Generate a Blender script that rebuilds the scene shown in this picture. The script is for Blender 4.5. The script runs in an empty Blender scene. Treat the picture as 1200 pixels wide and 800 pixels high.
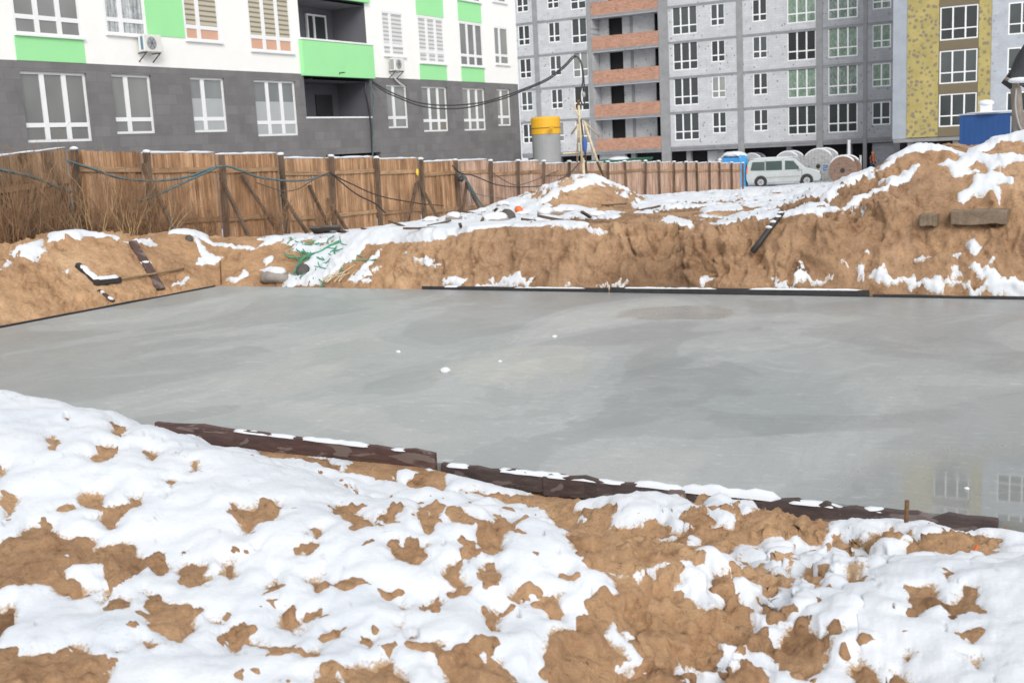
import bpy, math, random
import numpy as np
from mathutils import Vector, Matrix
random.seed(7); RNG = np.random.default_rng(11)
scn = bpy.context.scene
COL = scn.collection
# ------------------------------------------------------------------ camera
FPX = 1318.0; TH = math.radians(9.92); PH = math.radians(2.97); YW = math.radians(28.4); EYE = 2.4
C0 = np.array([0, 0, EYE])
_F = np.array([0, math.cos(TH), -math.sin(TH)]); _R0 = np.array([1, 0, 0.]); _U0 = np.array([0, math.sin(TH), math.cos(TH)])
_R = math.cos(PH)*_R0 - math.sin(PH)*_U0; _U = math.sin(PH)*_R0 + math.cos(PH)*_U0
_Z = np.array([[math.cos(YW), -math.sin(YW), 0], [math.sin(YW), math.cos(YW), 0], [0, 0, 1]])
VF, VR, VU = _Z@_F, _Z@_R, _Z@_U
cam = bpy.data.cameras.new('camera'); camo = bpy.data.objects.new('camera', cam); COL.objects.link(camo)
camo.matrix_world = Matrix(((VR[0], VU[0], -VF[0], 0), (VR[1], VU[1], -VF[1], 0), (VR[2], VU[2], -VF[2], EYE), (0, 0, 0, 1)))
cam.sensor_width = 36; cam.lens = FPX/1200*36; cam.clip_end = 2000; cam.clip_start = .05
cam.dof.use_dof = True; cam.dof.focus_distance = 9.5; cam.dof.aperture_fstop = 4.5
scn.camera = camo

def ray(x, y): return VF + VR*(x-600)/FPX + VU*(400-y)/FPX
def pln(x, y, n, p):
    d = ray(x, y); n = np.array(n, float); return C0 + d*(((np.array(p)-C0)@n)/(d@n))
def atX(x, y, X): return pln(x, y, (1, 0, 0), (X, 0, 0))
def atY(x, y, Y): return pln(x, y, (0, 1, 0), (0, Y, 0))
def atz(x, y, z): return pln(x, y, (0, 0, 1), (0, 0, z))
def atD(x, y, D): return C0 + ray(x, y)*D

# ------------------------------------------------------------------ numpy noise
def _h(ix, iy, iz, s):
    h = (ix.astype(np.int64)*374761393 + iy.astype(np.int64)*668265263 + iz.astype(np.int64)*2147483647 + s*1274126177) & 0xffffffff
    h = ((h ^ (h >> 13))*1274126177) & 0xffffffff
    h = ((h ^ (h >> 15))*2246822519) & 0xffffffff
    return ((h ^ (h >> 16)) & 0xffffff)/float(0xffffff)*2-1
def noise2(x, y, s=0):
    x = np.asarray(x, float); y = np.asarray(y, float)
    ix = np.floor(x); iy = np.floor(y); fx = x-ix; fy = y-iy
    u = fx*fx*fx*(fx*(fx*6-15)+10); v = fy*fy*fy*(fy*(fy*6-15)+10); z = np.zeros_like(ix)
    def g(a, b):
        ang = _h(ix+a, iy+b, z, s)*math.pi
        return np.cos(ang)*(fx-a)+np.sin(ang)*(fy-b)
    return ((g(0, 0)*(1-u)+g(1, 0)*u)*(1-v)+(g(0, 1)*(1-u)+g(1, 1)*u)*v)*1.5
def fbm2(x, y, o=4, s=0, gain=.5):
    r = 0; a = 1; t = 0
    for k in range(o):
        r = r + a*noise2(x*2**k+17.3*k, y*2**k-9.1*k, s+k); t += a; a *= gain
    return r/t
def noise3(x, y, z, s=0):
    ix = np.floor(x); iy = np.floor(y); iz = np.floor(z); f = [x-ix, y-iy, z-iz]
    w = [q*q*(3-2*q) for q in f]; r = 0
    for a in (0, 1):
        for b in (0, 1):
            for c in (0, 1):
                r = r+_h(ix+a, iy+b, iz+c, s)*(w[0] if a else 1-w[0])*(w[1] if b else 1-w[1])*(w[2] if c else 1-w[2])
    return r
def fbm3(x, y, z, o=3, s=0, gain=.5):
    r = 0; a = 1; t = 0
    for k in range(o):
        r = r+a*noise3(x*2**k+3.1*k, y*2**k, z*2**k-5.7*k, s+k); t += a; a *= gain
    return r/t
def sst(a, b, x):
    t = np.clip((x-a)/(b-a), 0, 1); return t*t*(3-2*t)
def lerp(a, b, t): return a+(b-a)*t

# ------------------------------------------------------------------ materials
def newmat(name):
    m = bpy.data.materials.new(name); m.use_nodes = True
    n = m.node_tree.nodes; l = m.node_tree.links
    return m, n, l, n['Principled BSDF']
def ramp(n, stops):
    r = n.new('ShaderNodeValToRGB'); e = r.color_ramp.elements
    while len(e) < len(stops): e.new(.5)
    for q, (p, c) in zip(e, stops):
        q.position = p; q.color = (*c, 1) if len(c) == 3 else c
    return r
def coords(n, l, scale=(1, 1, 1), rot=(0, 0, 0), src='Object'):
    t = n.new('ShaderNodeTexCoord'); m = n.new('ShaderNodeMapping'); m.inputs['Scale'].default_value = scale; m.inputs['Rotation'].default_value = rot
    l.new(t.outputs[src], m.inputs['Vector']); return m.outputs[0]
def ntex(n, l, v, scale, detail=5, rough=.6, dist=0):
    t = n.new('ShaderNodeTexNoise'); t.inputs['Scale'].default_value = scale; t.inputs['Detail'].default_value = detail
    t.inputs['Roughness'].default_value = rough; t.inputs['Distortion'].default_value = dist
    if v is not None: l.new(v, t.inputs['Vector'])
    return t
def mixc(n, l, fac, a, b, mode='MIX'):
    x = n.new('ShaderNodeMix'); x.data_type = 'RGBA'; x.blend_type = mode
    for s, val in ((x.inputs[0], fac), (x.inputs[6], a), (x.inputs[7], b)):
        if isinstance(val, bpy.types.NodeSocket): l.new(val, s)
        elif isinstance(val, (int, float)): s.default_value = val
        else: s.default_value = (*val, 1)
    return x.outputs[2]
def mth(n, l, op, a, b=0.0, clamp=False):
    x = n.new('ShaderNodeMath'); x.operation = op; x.use_clamp = clamp
    for s, val in ((x.inputs[0], a), (x.inputs[1], b)):
        if isinstance(val, bpy.types.NodeSocket): l.new(val, s)
        else: s.default_value = val
    return x.outputs[0]
def bump(n, l, b, h, strength=.4, dist=.02):
    x = n.new('ShaderNodeBump'); x.inputs['Strength'].default_value = strength; x.inputs['Distance'].default_value = dist
    l.new(h, x.inputs['Height']); l.new(x.outputs[0], b.inputs['Normal']); return x
def sc(c, k): return tuple(min(1, q*k) for q in c)
def pm(name, c, var=.18, scale=3.0, rough=.7, bs=.25, bd=.01, stretch=(1, 1, 1), metal=0.0, fine=40.0):
    """generic weathered surface: two scales of noise in colour, roughness and relief"""
    m, n, l, b = newmat(name)
    v = coords(n, l, stretch); a = ntex(n, l, v, scale, 6, .65); f = ntex(n, l, v, fine, 3, .6)
    r = ramp(n, [(.3, sc(c, 1-var)), (.7, sc(c, 1+var))]); l.new(a.outputs[0], r.inputs[0])
    r2 = ramp(n, [(.3, (1-var*.6,)*3), (.7, (1, 1, 1))]); l.new(f.outputs[0], r2.inputs[0])
    l.new(mixc(n, l, 1.0, r.outputs[0], r2.outputs[0], 'MULTIPLY'), b.inputs['Base Color'])
    rr = n.new('ShaderNodeMapRange'); l.new(a.outputs[0], rr.inputs[0]); rr.inputs[3].default_value = max(0, rough-.1); rr.inputs[4].default_value = min(1, rough+.1)
    l.new(rr.outputs[0], b.inputs['Roughness']); b.inputs['Metallic'].default_value = metal
    if bs: bump(n, l, b, f.outputs[0], bs, bd)
    return m

M = {}
def mat_sand():
    m, n, l, b = newmat('sand_soil')
    v = coords(n, l)
    big = ntex(n, l, v, .55, 4, .6, .4); mid = ntex(n, l, v, 3.2, 7, .68, .3); fin = ntex(n, l, v, 26, 6, .72); grit = ntex(n, l, v, 120, 3, .6)
    r = ramp(n, [(.30, (.29, .175, .098)), (.45, (.445, .275, .155)), (.58, (.53, .333, .19)), (.75, (.64, .435, .265))]); l.new(big.outputs[0], r.inputs[0])
    r2 = ramp(n, [(.30, (.42, .38, .35)), (.43, (.84, .81, .79)), (.52, (1, 1, 1)), (.66, (1.22, 1.2, 1.17))]); l.new(mid.outputs[0], r2.inputs[0])
    c = mixc(n, l, 1.0, r.outputs[0], r2.outputs[0], 'MULTIPLY')
    r3 = ramp(n, [(.31, (.46, .42, .39)), (.42, (.92, .91, .90)), (.57, (1, 1, 1)), (.70, (1.28, 1.26, 1.23))]); l.new(fin.outputs[0], r3.inputs[0])
    c = mixc(n, l, 1.0, c, r3.outputs[0], 'MULTIPLY')
    # damp soil colour attribute (greyer loam in the far cut, yellow sand on the left)
    at = n.new('ShaderNodeAttribute'); at.attribute_name = 'loam'
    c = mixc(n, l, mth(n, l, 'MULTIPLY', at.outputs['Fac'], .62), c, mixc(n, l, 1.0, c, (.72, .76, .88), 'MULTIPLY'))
    l.new(c, b.inputs['Base Color']); b.inputs['Roughness'].default_value = .93; b.inputs['Specular IOR Level'].default_value = .15
    h = mth(n, l, 'ADD', mth(n, l, 'MULTIPLY', fin.outputs[0], 1.0), mth(n, l, 'MULTIPLY', grit.outputs[0], .35))
    bp = bump(n, l, b, h, 1.0, .032)
    ms = n.new('ShaderNodeMapRange'); l.new(mid.outputs[0], ms.inputs[0]); ms.inputs[1].default_value = .35; ms.inputs[2].default_value = .62; ms.inputs[3].default_value = .5; ms.inputs[4].default_value = 1.0; l.new(ms.outputs[0], bp.inputs['Strength'])
    return m
def mat_snow():
    m, n, l, b = newmat('snow')
    v = coords(n, l); a = ntex(n, l, v, 2.2, 5, .6); f = ntex(n, l, v, 34, 5, .65); g = ntex(n, l, v, 9, 6, .75, .5)
    r = ramp(n, [(.3, (.61, .64, .685)), (.6, (.69, .71, .74))]); l.new(a.outputs[0], r.inputs[0])
    d = ramp(n, [(.27, (.42, .36, .31)), (.335, (.85, .84, .83)), (.40, (1, 1, 1))]); l.new(g.outputs[0], d.inputs[0])
    at = n.new('ShaderNodeAttribute'); at.attribute_name = 'loam'; gr = ntex(n, l, v, 75, 5, .75); g2 = ntex(n, l, v, 16, 4, .6)
    th = mth(n, l, 'SUBTRACT', mth(n, l, 'ADD', mth(n, l, 'MULTIPLY', gr.outputs[0], .7), mth(n, l, 'MULTIPLY', g2.outputs[0], .5)), mth(n, l, 'ADD', mth(n, l, 'MULTIPLY', at.outputs['Fac'], 7.0), .50))
    ef = mth(n, l, 'MULTIPLY', th, 7.0, True)          # thin melting rim: soil grains show through the last centimetres
    cs = mixc(n, l, .75, r.outputs[0], mixc(n, l, 1.0, r.outputs[0], d.outputs[0], 'MULTIPLY'))
    l.new(mixc(n, l, ef, cs, (.40, .27, .155)), b.inputs['Base Color'])
    b.inputs['Roughness'].default_value = .75; b.inputs['Specular IOR Level'].default_value = .25
    bump(n, l, b, mth(n, l, 'ADD', f.outputs[0], mth(n, l, 'MULTIPLY', a.outputs[0], 1.5)), .28, .02)
    return m
M['sand'] = mat_sand(); M['snow'] = mat_snow()
M['snowcap'] = pm('snow_cap', (.69, .71, .74), .04, 6, .75, .2, .01)

def mat_concrete():
    m, n, l, b = newmat('wet_concrete')
    tc = n.new('ShaderNodeTexCoord')
    def mp(scale, rz):
        q = n.new('ShaderNodeMapping'); q.inputs['Scale'].default_value = scale; q.inputs['Rotation'].default_value = (0, 0, rz); l.new(tc.outputs['Object'], q.inputs['Vector']); return q.outputs[0]
    big = ntex(n, l, mp((.34, .25, 1), math.radians(-20)), 1.0, 5, .5, .7)
    med = ntex(n, l, mp((.75, .55, 1), math.radians(-20)), 1.0, 9, .68, 1.0)
    stk = ntex(n, l, mp((2.2, 5.0, 1), math.radians(-35)), 1.0, 9, .78, .4)
    stk2 = ntex(n, l, mp((9.0, .7, 1), math.radians(8)), 1.0, 5, .7, .3)
    fin = ntex(n, l, mp((1, 1, 1), 0), 38, 5, .7)
    c = ramp(n, [(.38, (.290, .304, .302)), (.478, (.303, .316, .314)), (.492, (.345, .360, .355)), (.56, (.352, .365, .358)), (.575, (.385, .392, .382)), (.75, (.40, .398, .375))]); l.new(big.outputs[0], c.inputs[0])
    c2 = ramp(n, [(.36, (.95, .955, .955)), (.5, (1, 1, 1)), (.545, (1.01, 1.01, 1.01)), (.56, (1.07, 1.07, 1.065)), (.68, (1.05, 1.05, 1.04))]); l.new(med.outputs[0], c2.inputs[0])
    col = mixc(n, l, 1.0, c.outputs[0], c2.outputs[0], 'MULTIPLY')
    scr = ntex(n, l, mp((5, 15, 1), math.radians(-30)), 1.0, 8, .78, .6)
    sm = mth(n, l, 'MULTIPLY', mth(n, l, 'SUBTRACT', stk.outputs[0], .38), 4.0, True)
    c3 = ramp(n, [(.36, (.93, .93, .93)), (.5, (1, 1, 1)), (.56, (1.04, 1.04, 1.04)), (.61, (1.32, 1.32, 1.32)), (.70, (1.65, 1.65, 1.65))]); l.new(scr.outputs[0], c3.inputs[0])
    col = mixc(n, l, sm, col, mixc(n, l, 1.0, col, c3.outputs[0], 'MULTIPLY'))
    c4 = ramp(n, [(.30, (.90, .90, .90)), (.5, (1, 1, 1))]); l.new(stk2.outputs[0], c4.inputs[0])
    col = mixc(n, l, .5, col, mixc(n, l, 1.0, col, c4.outputs[0], 'MULTIPLY'))
    c5 = ramp(n, [(.30, (.80, .80, .80)), (.45, (1, 1, 1)), (.7, (1.06, 1.06, 1.06))]); l.new(fin.outputs[0], c5.inputs[0])
    col = mixc(n, l, 1.0, col, c5.outputs[0], 'MULTIPLY')
    # standing water: two shallow puddles whose outline is broken by noise
    sep = n.new('ShaderNodeSeparateXYZ'); l.new(tc.outputs['Object'], sep.inputs[0])
    def pud(cx, cy, rx, ry, edge=.16, w=1.0):
        dx = mth(n, l, 'DIVIDE', mth(n, l, 'SUBTRACT', sep.outputs[0], cx), rx); dy = mth(n, l, 'DIVIDE', mth(n, l, 'SUBTRACT', sep.outputs[1], cy), ry)
        d = mth(n, l, 'SQRT', mth(n, l, 'ADD', mth(n, l, 'MULTIPLY', dx, dx), mth(n, l, 'MULTIPLY', dy, dy)))
        d = mth(n, l, 'ADD', d, mth(n, l, 'MULTIPLY', mth(n, l, 'SUBTRACT', med.outputs[0], .5), w))
        q = n.new('ShaderNodeMapRange'); q.interpolation_type = 'SMOOTHSTEP'; l.new(d, q.inputs[0]); q.inputs[1].default_value = 1+edge; q.inputs[2].default_value = 1-edge; return q.outputs[0]
    p1 = pud(.45, 7.6, 2.0, 1.25, .33, .8); p2 = pud(-5.35, 14.6, .85, .65, .12, 1.2)
    pd = mth(n, l, 'MAXIMUM', p1, mth(n, l, 'MULTIPLY', p2, .45))
    col = mixc(n, l, mth(n, l, 'MAXIMUM', mth(n, l, 'MULTIPLY', p1, .45), mth(n, l, 'MULTIPLY', p2, .22)), col, (.225, .225, .21))
    for (cx, cy), rx, ry, k, ed in (((500, 405), 1.1, 1.5, (.92, .935, .935), .04), ((770, 455), 1.9, 1.5, (.93, .945, .945), .05), ((960, 440), 1.6, 2.0, (.93, .94, .94), .06), ((605, 425), .65, 1.3, (1.10, 1.075, 1.03), .05), ((650, 372), 1.9, .6, (1.06, 1.06, 1.06), .06)):
        w_ = atz(cx, cy, 0); col = mixc(n, l, pud(float(w_[0]), float(w_[1]), rx, ry, ed, 2.6), col, mixc(n, l, 1.0, col, k, 'MULTIPLY'))
    l.new(col, b.inputs['Base Color'])
    rg = ramp(n, [(.40, (.34,)*3), (.47, (.38,)*3), (.56, (.46,)*3), (.72, (.55,)*3)]); l.new(big.outputs[0], rg.inputs[0])
    rgh = mth(n, l, 'ADD', rg.outputs[0], mth(n, l, 'MULTIPLY', mth(n, l, 'SUBTRACT', fin.outputs[0], .5), .12))
    rgh = mth(n, l, 'MULTIPLY', rgh, mth(n, l, 'SUBTRACT', 1.0, mth(n, l, 'MULTIPLY', pd, .94)), True)
    l.new(rgh, b.inputs['Roughness']); b.inputs['Specular IOR Level'].default_value = .33
    bp = bump(n, l, b, mth(n, l, 'ADD', fin.outputs[0], mth(n, l, 'MULTIPLY', stk.outputs[0], .6)), .22, .004)
    l.new(mth(n, l, 'MULTIPLY', mth(n, l, 'SUBTRACT', 1.0, pd), .22), bp.inputs['Strength'])
    return m
M['concrete'] = mat_concrete()

def mat_boards(name, c1, c2, dark=.5, grain=(30, 30, 1.2)):
    """weathered timber: per-board tint attribute plus grain along the board (z)"""
    m, n, l, b = newmat(name)
    at = n.new('ShaderNodeAttribute'); at.attribute_name = 'tint'
    v = coords(n, l, grain); g = ntex(n, l, v, 1.0, 6, .7, .4); st = ntex(n, l, coords(n, l, (1, 1, .45)), 2.2, 5, .65)
    base = mixc(n, l, at.outputs['Fac'], c1, c2)
    r = ramp(n, [(.30, (.34, .32, .31)), (.46, (.85, .85, .85)), (.72, (1.22, 1.2, 1.17))]); l.new(g.outputs[0], r.inputs[0])
    c = mixc(n, l, 1.0, base, r.outputs[0], 'MULTIPLY')
    r2 = ramp(n, [(.36, (dark, dark*.97, dark*.95)), (.58, (1, 1, 1))]); l.new(st.outputs[0], r2.inputs[0])
    c = mixc(n, l, 1.0, c, r2.outputs[0], 'MULTIPLY')
    l.new(c, b.inputs['Base Color']); b.inputs['Roughness'].default_value = .85; b.inputs['Specular IOR Level'].default_value = .2
    bump(n, l, b, g.outputs[0], .4, .006)
    return m
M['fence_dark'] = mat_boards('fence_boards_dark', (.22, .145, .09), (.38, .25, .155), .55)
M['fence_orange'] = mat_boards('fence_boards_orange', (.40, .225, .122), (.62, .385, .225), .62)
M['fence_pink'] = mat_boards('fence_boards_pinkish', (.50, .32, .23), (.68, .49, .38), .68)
M['post'] = mat_boards('fence_post_wood', (.15, .105, .075), (.22, .155, .11), .6)
M['rail'] = mat_boards('fence_rail_wood', (.36, .22, .125), (.50, .33, .20), .7, (1.2, 1.2, 30))
M['stick'] = pm('stick_wood', (.30, .20, .11), .3, 9, .8, .3, .01)
M['palewood'] = pm('pale_pole_wood', (.62, .52, .36), .18, 8, .75, .3, .008)
M['reed'] = pm('pale_reed', (.50, .35, .19), .3, 5, .8, .2, .005)
M['twig'] = pm('twig_bark', (.30, .18, .10), .3, 5, .8, .2, .005)
def mat_plank(name, c, patch, patchc):
    m, n, l, b = newmat(name)
    v = coords(n, l, (2.0, 10, 14)); g = ntex(n, l, v, 2.0, 7, .7, .5); p = ntex(n, l, coords(n, l, (1.1, 2, 4.5)), 2.3, 4, .55, .8)
    r = ramp(n, [(.3, sc(c, .5)), (.7, sc(c, 1.35))]); l.new(g.outputs[0], r.inputs[0])
    f = ramp(n, [(patch, (0, 0, 0)), (patch+.03, (1, 1, 1))]); l.new(p.outputs[0], f.inputs[0])
    l.new(mixc(n, l, f.outputs[0], r.outputs[0], patchc), b.inputs['Base Color']); b.inputs['Roughness'].default_value = .72
    bump(n, l, b, g.outputs[0], .5, .008); return m
M['plank_brown'] = mat_plank('formwork_plank_brown', (.085, .045, .038), .57, (.155, .115, .10))
M['plank_black'] = mat_plank('formwork_plank_dark', (.070, .047, .043), .56, (.15, .115, .105))
M['plywood'] = pm('black_film_plywood', (.035, .032, .033), .3, 8, .6, .2, .005)
M['rust'] = pm('rusty_steel', (.16, .085, .04), .35, 30, .85, .3, .004)

def mat_wall(name, c, seam=.85, bw=.6, bh=.2, off=.5, axis='X', spots=0, var=.08, mortar=.012):
    """masonry / cladding: joints from a brick pattern laid in the wall plane"""
    m, n, l, b = newmat(name)
    t = n.new('ShaderNodeTexCoord'); s = n.new('ShaderNodeSeparateXYZ'); l.new(t.outputs['Object'], s.inputs[0])
    cb = n.new('ShaderNodeCombineXYZ'); l.new(s.outputs[0 if axis == 'X' else 1], cb.inputs[0]); l.new(s.outputs[2], cb.inputs[1])
    k = n.new('ShaderNodeTexBrick'); l.new(cb.outputs[0], k.inputs['Vector']); k.inputs['Scale'].default_value = 1
    k.inputs['Brick Width'].default_value = bw; k.inputs['Row Height'].default_value = bh; k.inputs['Mortar Size'].default_value = mortar; k.offset = off
    k.inputs['Color1'].default_value = (*sc(c, 1-var), 1); k.inputs['Color2'].default_value = (*sc(c, 1+var), 1); k.inputs['Mortar'].default_value = (*sc(c, seam), 1)
    a = ntex(n, l, cb.outputs[0], 1.4, 7, .68, .3); r = ramp(n, [(.3, (.86, .86, .87)), (.65, (1.05, 1.05, 1.05))]); l.new(a.outputs[0], r.inputs[0])
    col = mixc(n, l, 1.0, k.outputs[0], r.outputs[0], 'MULTIPLY')
    if spots:
        mp = n.new('ShaderNodeMapping'); mp.inputs['Scale'].default_value = (1, .8, 1); l.new(cb.outputs[0], mp.inputs['Vector'])
        vo = n.new('ShaderNodeTexVoronoi'); vo.inputs['Scale'].default_value = 2.6; l.new(mp.outputs[0], vo.inputs['Vector'])
        w = ntex(n, l, cb.outputs[0], 5, 4, .6); cl = ntex(n, l, cb.outputs[0], .55, 3, .5)
        d = mth(n, l, 'ADD', vo.outputs['Distance'], mth(n, l, 'MULTIPLY', mth(n, l, 'SUBTRACT', w.outputs[0], .5), .35))
        d = mth(n, l, 'ADD', d, mth(n, l, 'MULTIPLY', mth(n, l, 'SUBTRACT', cl.outputs[0], .5), -.35))
        f = ramp(n, [(.12, (spots,)*3), (.17, (0, 0, 0))]); l.new(d, f.inputs[0])
        col = mixc(n, l, f.outputs[0], col, sc(c, .28))
    l.new(col, b.inputs['Base Color']); b.inputs['Roughness'].default_value = .85; b.inputs['Specular IOR Level'].default_value = .25
    bump(n, l, b, a.outputs[0], .2, .01); return m
M['tile'] = mat_wall('grey_tile_cladding', (.185, .179, .177), .86, .62, .31, .5, 'Y', 0, .10, .008)
M['render'] = pm('white_render', (.86, .85, .82), .025, 1.2, .85, .1, .004)
M['green'] = pm('green_render', (.33, .74, .34), .03, 1.0, .8, .1, .004)
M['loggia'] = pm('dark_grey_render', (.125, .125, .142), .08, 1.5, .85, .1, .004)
M['block'] = mat_wall('aerated_block', (.515, .52, .53), .84, .62, .205, .5, 'X', .75, .05)
M['block_shaded'] = mat_wall('aerated_block_shaded', (.37, .375, .392), .80, .62, .205, .5, 'X', .6, .06)  # darker copy of the block: shade of the recessed sections put into colour
M['brick_orange'] = mat_wall('orange_brick', (.47, .265, .185), .72, .25, .085, .5, 'X', .5, .18)
M['band'] = pm('raw_concrete', (.255, .255, .265), .15, 1.5, .85, .25, .01)
M['column'] = pm('raw_concrete_column', (.275, .275, .28), .15, 1.5, .85, .25, .01)
def mat_insul():
    m, n, l, b = newmat('yellow_insulation')
    t = n.new('ShaderNodeTexCoord'); s = n.new('ShaderNodeSeparateXYZ'); l.new(t.outputs['Object'], s.inputs[0])
    cb = n.new('ShaderNodeCombineXYZ'); l.new(s.outputs[0], cb.inputs[0]); l.new(s.outputs[2], cb.inputs[1])
    vo = n.new('ShaderNodeTexVoronoi'); vo.inputs['Scale'].default_value = 3.3; vo.inputs['Randomness'].default_value = .75; l.new(cb.outputs[0], vo.inputs['Vector'])
    w = ntex(n, l, cb.outputs[0], 7, 4, .6); a = ntex(n, l, cb.outputs[0], .9, 5, .6)
    d = mth(n, l, 'ADD', vo.outputs['Distance'], mth(n, l, 'MULTIPLY', mth(n, l, 'SUBTRACT', w.outputs[0], .5), .4))
    f = ramp(n, [(.34, (.85,)*3), (.47, (0, 0, 0))]); l.new(d, f.inputs[0])
    r = ramp(n, [(.35, (.34, .28, .10)), (.65, (.44, .36, .135))]); l.new(a.outputs[0], r.inputs[0])
    l.new(mixc(n, l, f.outputs[0], r.outputs[0], (.20, .165, .13)), b.inputs['Base Color']); b.inputs['Roughness'].default_value = .9
    return m
M['insul'] = mat_insul()
M['brownband'] = pm('brown_render', (.165, .135, .085), .06, 1.0, .85, .1, .004)
M['palewall'] = mat_wall('pale_plaster_wall', (.43, .455, .49), .93, .62, .205, .5, 'X', .35, .04)
M['palestrip'] = pm('pale_blue_strip', (.34, .37, .41), .10, 1.0, .85, .1, .004)
M['black'] = pm('unlit_interior', (.018, .018, .02), .2, 1, .9, 0)
M['upvc'] = pm('white_window_frame', (.80, .80, .80), .02, 2, .4, 0)
def mat_glass(name, lo, hi, rough=.06, noisy=.0, nc=(.3, .4, .3)):
    m, n, l, b = newmat(name)
    o = n.new('ShaderNodeObjectInfo'); c = mixc(n, l, o.outputs['Random'], lo, hi)
    v = coords(n, l, (1, 1, 1)); a = ntex(n, l, v, .5, 2, .5, .3)
    r = ramp(n, [(.35, (.8, .8, .8)), (.65, (1.18, 1.18, 1.18))]); l.new(a.outputs[0], r.inputs[0]); c = mixc(n, l, 1.0, c, r.outputs[0], 'MULTIPLY')
    if noisy:
        w = ntex(n, l, coords(n, l, (5, 5, 1.6)), 1.5, 5, .65, 1.5); f = ramp(n, [(.45, (0, 0, 0)), (.62, (noisy,)*3)]); l.new(w.outputs[0], f.inputs[0])
        c = mixc(n, l, f.outputs[0], c, nc)
    l.new(c, b.inputs['Base Color']); b.inputs['Roughness'].default_value = rough; b.inputs['Specular IOR Level'].default_value = .5
    return m
M['glass_grey'] = mat_glass('window_glass_grey', (.17, .175, .165), (.28, .285, .27), .05)
M['glass_dark'] = mat_glass('window_glass_dark', (.018, .022, .022), (.075, .085, .085), .05)
M['glass_film'] = mat_glass('window_glass_film', (.11, .15, .125), (.14, .22, .15), .2, .8, (.34, .40, .35))
M['glass_half'] = mat_glass('window_glass_screened', (.17, .18, .18), (.22, .23, .23), .1)
M['screen'] = pm('grey_window_screen', (.40, .42, .42), .04, 3, .6, 0)
def mat_stripe(name, a, b_, period=.16):
    m, n, l, b = newmat(name); s = n.new('ShaderNodeSeparateXYZ'); l.new(coords(n, l), s.inputs[0])
    w = ntex(n, l, coords(n, l), 3, 3, .5)
    z = mth(n, l, 'ADD', s.outputs[2], mth(n, l, 'MULTIPLY', w.outputs[0], .02))
    fr = mth(n, l, 'FRACT', mth(n, l, 'DIVIDE', z, period)); f = ramp(n, [(.10, (0, 0, 0)), (.30, (1, 1, 1)), (.75, (1, 1, 1)), (.95, (0, 0, 0))]); l.new(fr, f.inputs[0])
    l.new(mixc(n, l, f.outputs[0], a, b_), b.inputs['Base Color']); b.inputs['Roughness'].default_value = .25; return m
M['blind_beige'] = mat_stripe('beige_day_night_blind', (.185, .165, .12), (.50, .45, .34))
M['blind_grey'] = mat_stripe('grey_day_night_blind', (.36, .36, .35), (.66, .66, .64))
M['peach'] = pm('peach_blind', (.62, .36, .25), .05, 3, .5, 0)
def mat_curtain():
    m, n, l, b = newmat('lace_curtain'); a = ntex(n, l, coords(n, l, (9, 9, .5)), 1.5, 3, .5); c = ntex(n, l, coords(n, l), 4, 5, .7, 1.0)
    r = ramp(n, [(.35, (.26, .28, .28)), (.65, (.62, .64, .64))]); l.new(a.outputs[0], r.inputs[0]); r2 = ramp(n, [(.4, (.7, .7, .7)), (.6, (1.1, 1.1, 1.1))]); l.new(c.outputs[0], r2.inputs[0])
    l.new(mixc(n, l, 1.0, r.outputs[0], r2.outputs[0], 'MULTIPLY'), b.inputs['Base Color']); b.inputs['Roughness'].default_value = .3; return m
M['curtain'] = mat_curtain()
M['acwhite'] = pm('ac_white_casing', (.72, .71, .67), .05, 3, .5, 0)
M['acdark'] = pm('ac_dark_grille', (.12, .12, .12), .1, 8, .5, 0)
M['acblue'] = pm('ac_blue_label', (.10, .22, .32), .1, 3, .5, 0)
M['iron'] = pm('dark_iron', (.05, .05, .05), .2, 10, .6, .1)
M['cable'] = pm('black_cable', (.025, .025, .027), .2, 10, .5, 0)
M['cable_teal'] = pm('teal_wrapped_cable', (.10, .16, .17), .45, 6, .5, 0)
M['cable_brown'] = pm('brown_cable', (.11, .085, .07), .3, 6, .6, 0)
M['vanpaint'] = pm('van_paint', (.42, .45, .445), .05, 2, .25, 0)
M['carglass'] = mat_glass('van_glass', (.03, .06, .05), (.05, .08, .07), .05)
M['tyre'] = pm('tyre_rubber', (.025, .025, .025), .2, 20, .8, .1)
M['alloy'] = pm('alloy_rim', (.45, .45, .46), .1, 5, .35, 0, metal=.7)
M['plasticblack'] = pm('black_plastic', (.03, .03, .032), .2, 8, .5, 0)
M['lamp'] = pm('headlamp_lens', (.6, .62, .62), .05, 5, .12, 0)
M['reelgrey'] = pm('grey_reel_timber', (.44, .44, .44), .22, 2.5, .8, .2, .01, (1, 1, 5))
M['reelbrown'] = pm('brown_reel_timber', (.26, .165, .12), .3, 3.0, .8, .2, .01, (1, 1, 5))
M['bluelogo'] = pm('blue_paint_mark', (.08, .20, .48), .1, 5, .6, 0)
M['bluebox'] = pm('blue_container_paint', (.005, .055, .20), .08, 1.5, .55, .05)
M['toiletblue'] = pm('blue_cabin_plastic', (.05, .30, .66), .10, 3, .45, .1)
M['toiletlight'] = pm('light_blue_ribbed_plastic', (.10, .42, .78), .10, 3, .4, .1)
M['yellow'] = pm('yellow_tank_paint', (.78, .42, .02), .06, 2, .5, .05)
M['silogrey'] = pm('grey_tank_paint', (.32, .325, .33), .08, 1.5, .6, .1)
M['orangevest'] = pm('orange_vest', (.75, .19, .05), .1, 6, .8, 0)
M['orangehat'] = pm('orange_cap', (.72, .30, .10), .1, 6, .6, 0)
M['trousers'] = pm('dark_blue_trousers', (.05, .06, .09), .2, 6, .85, 0)
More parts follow.
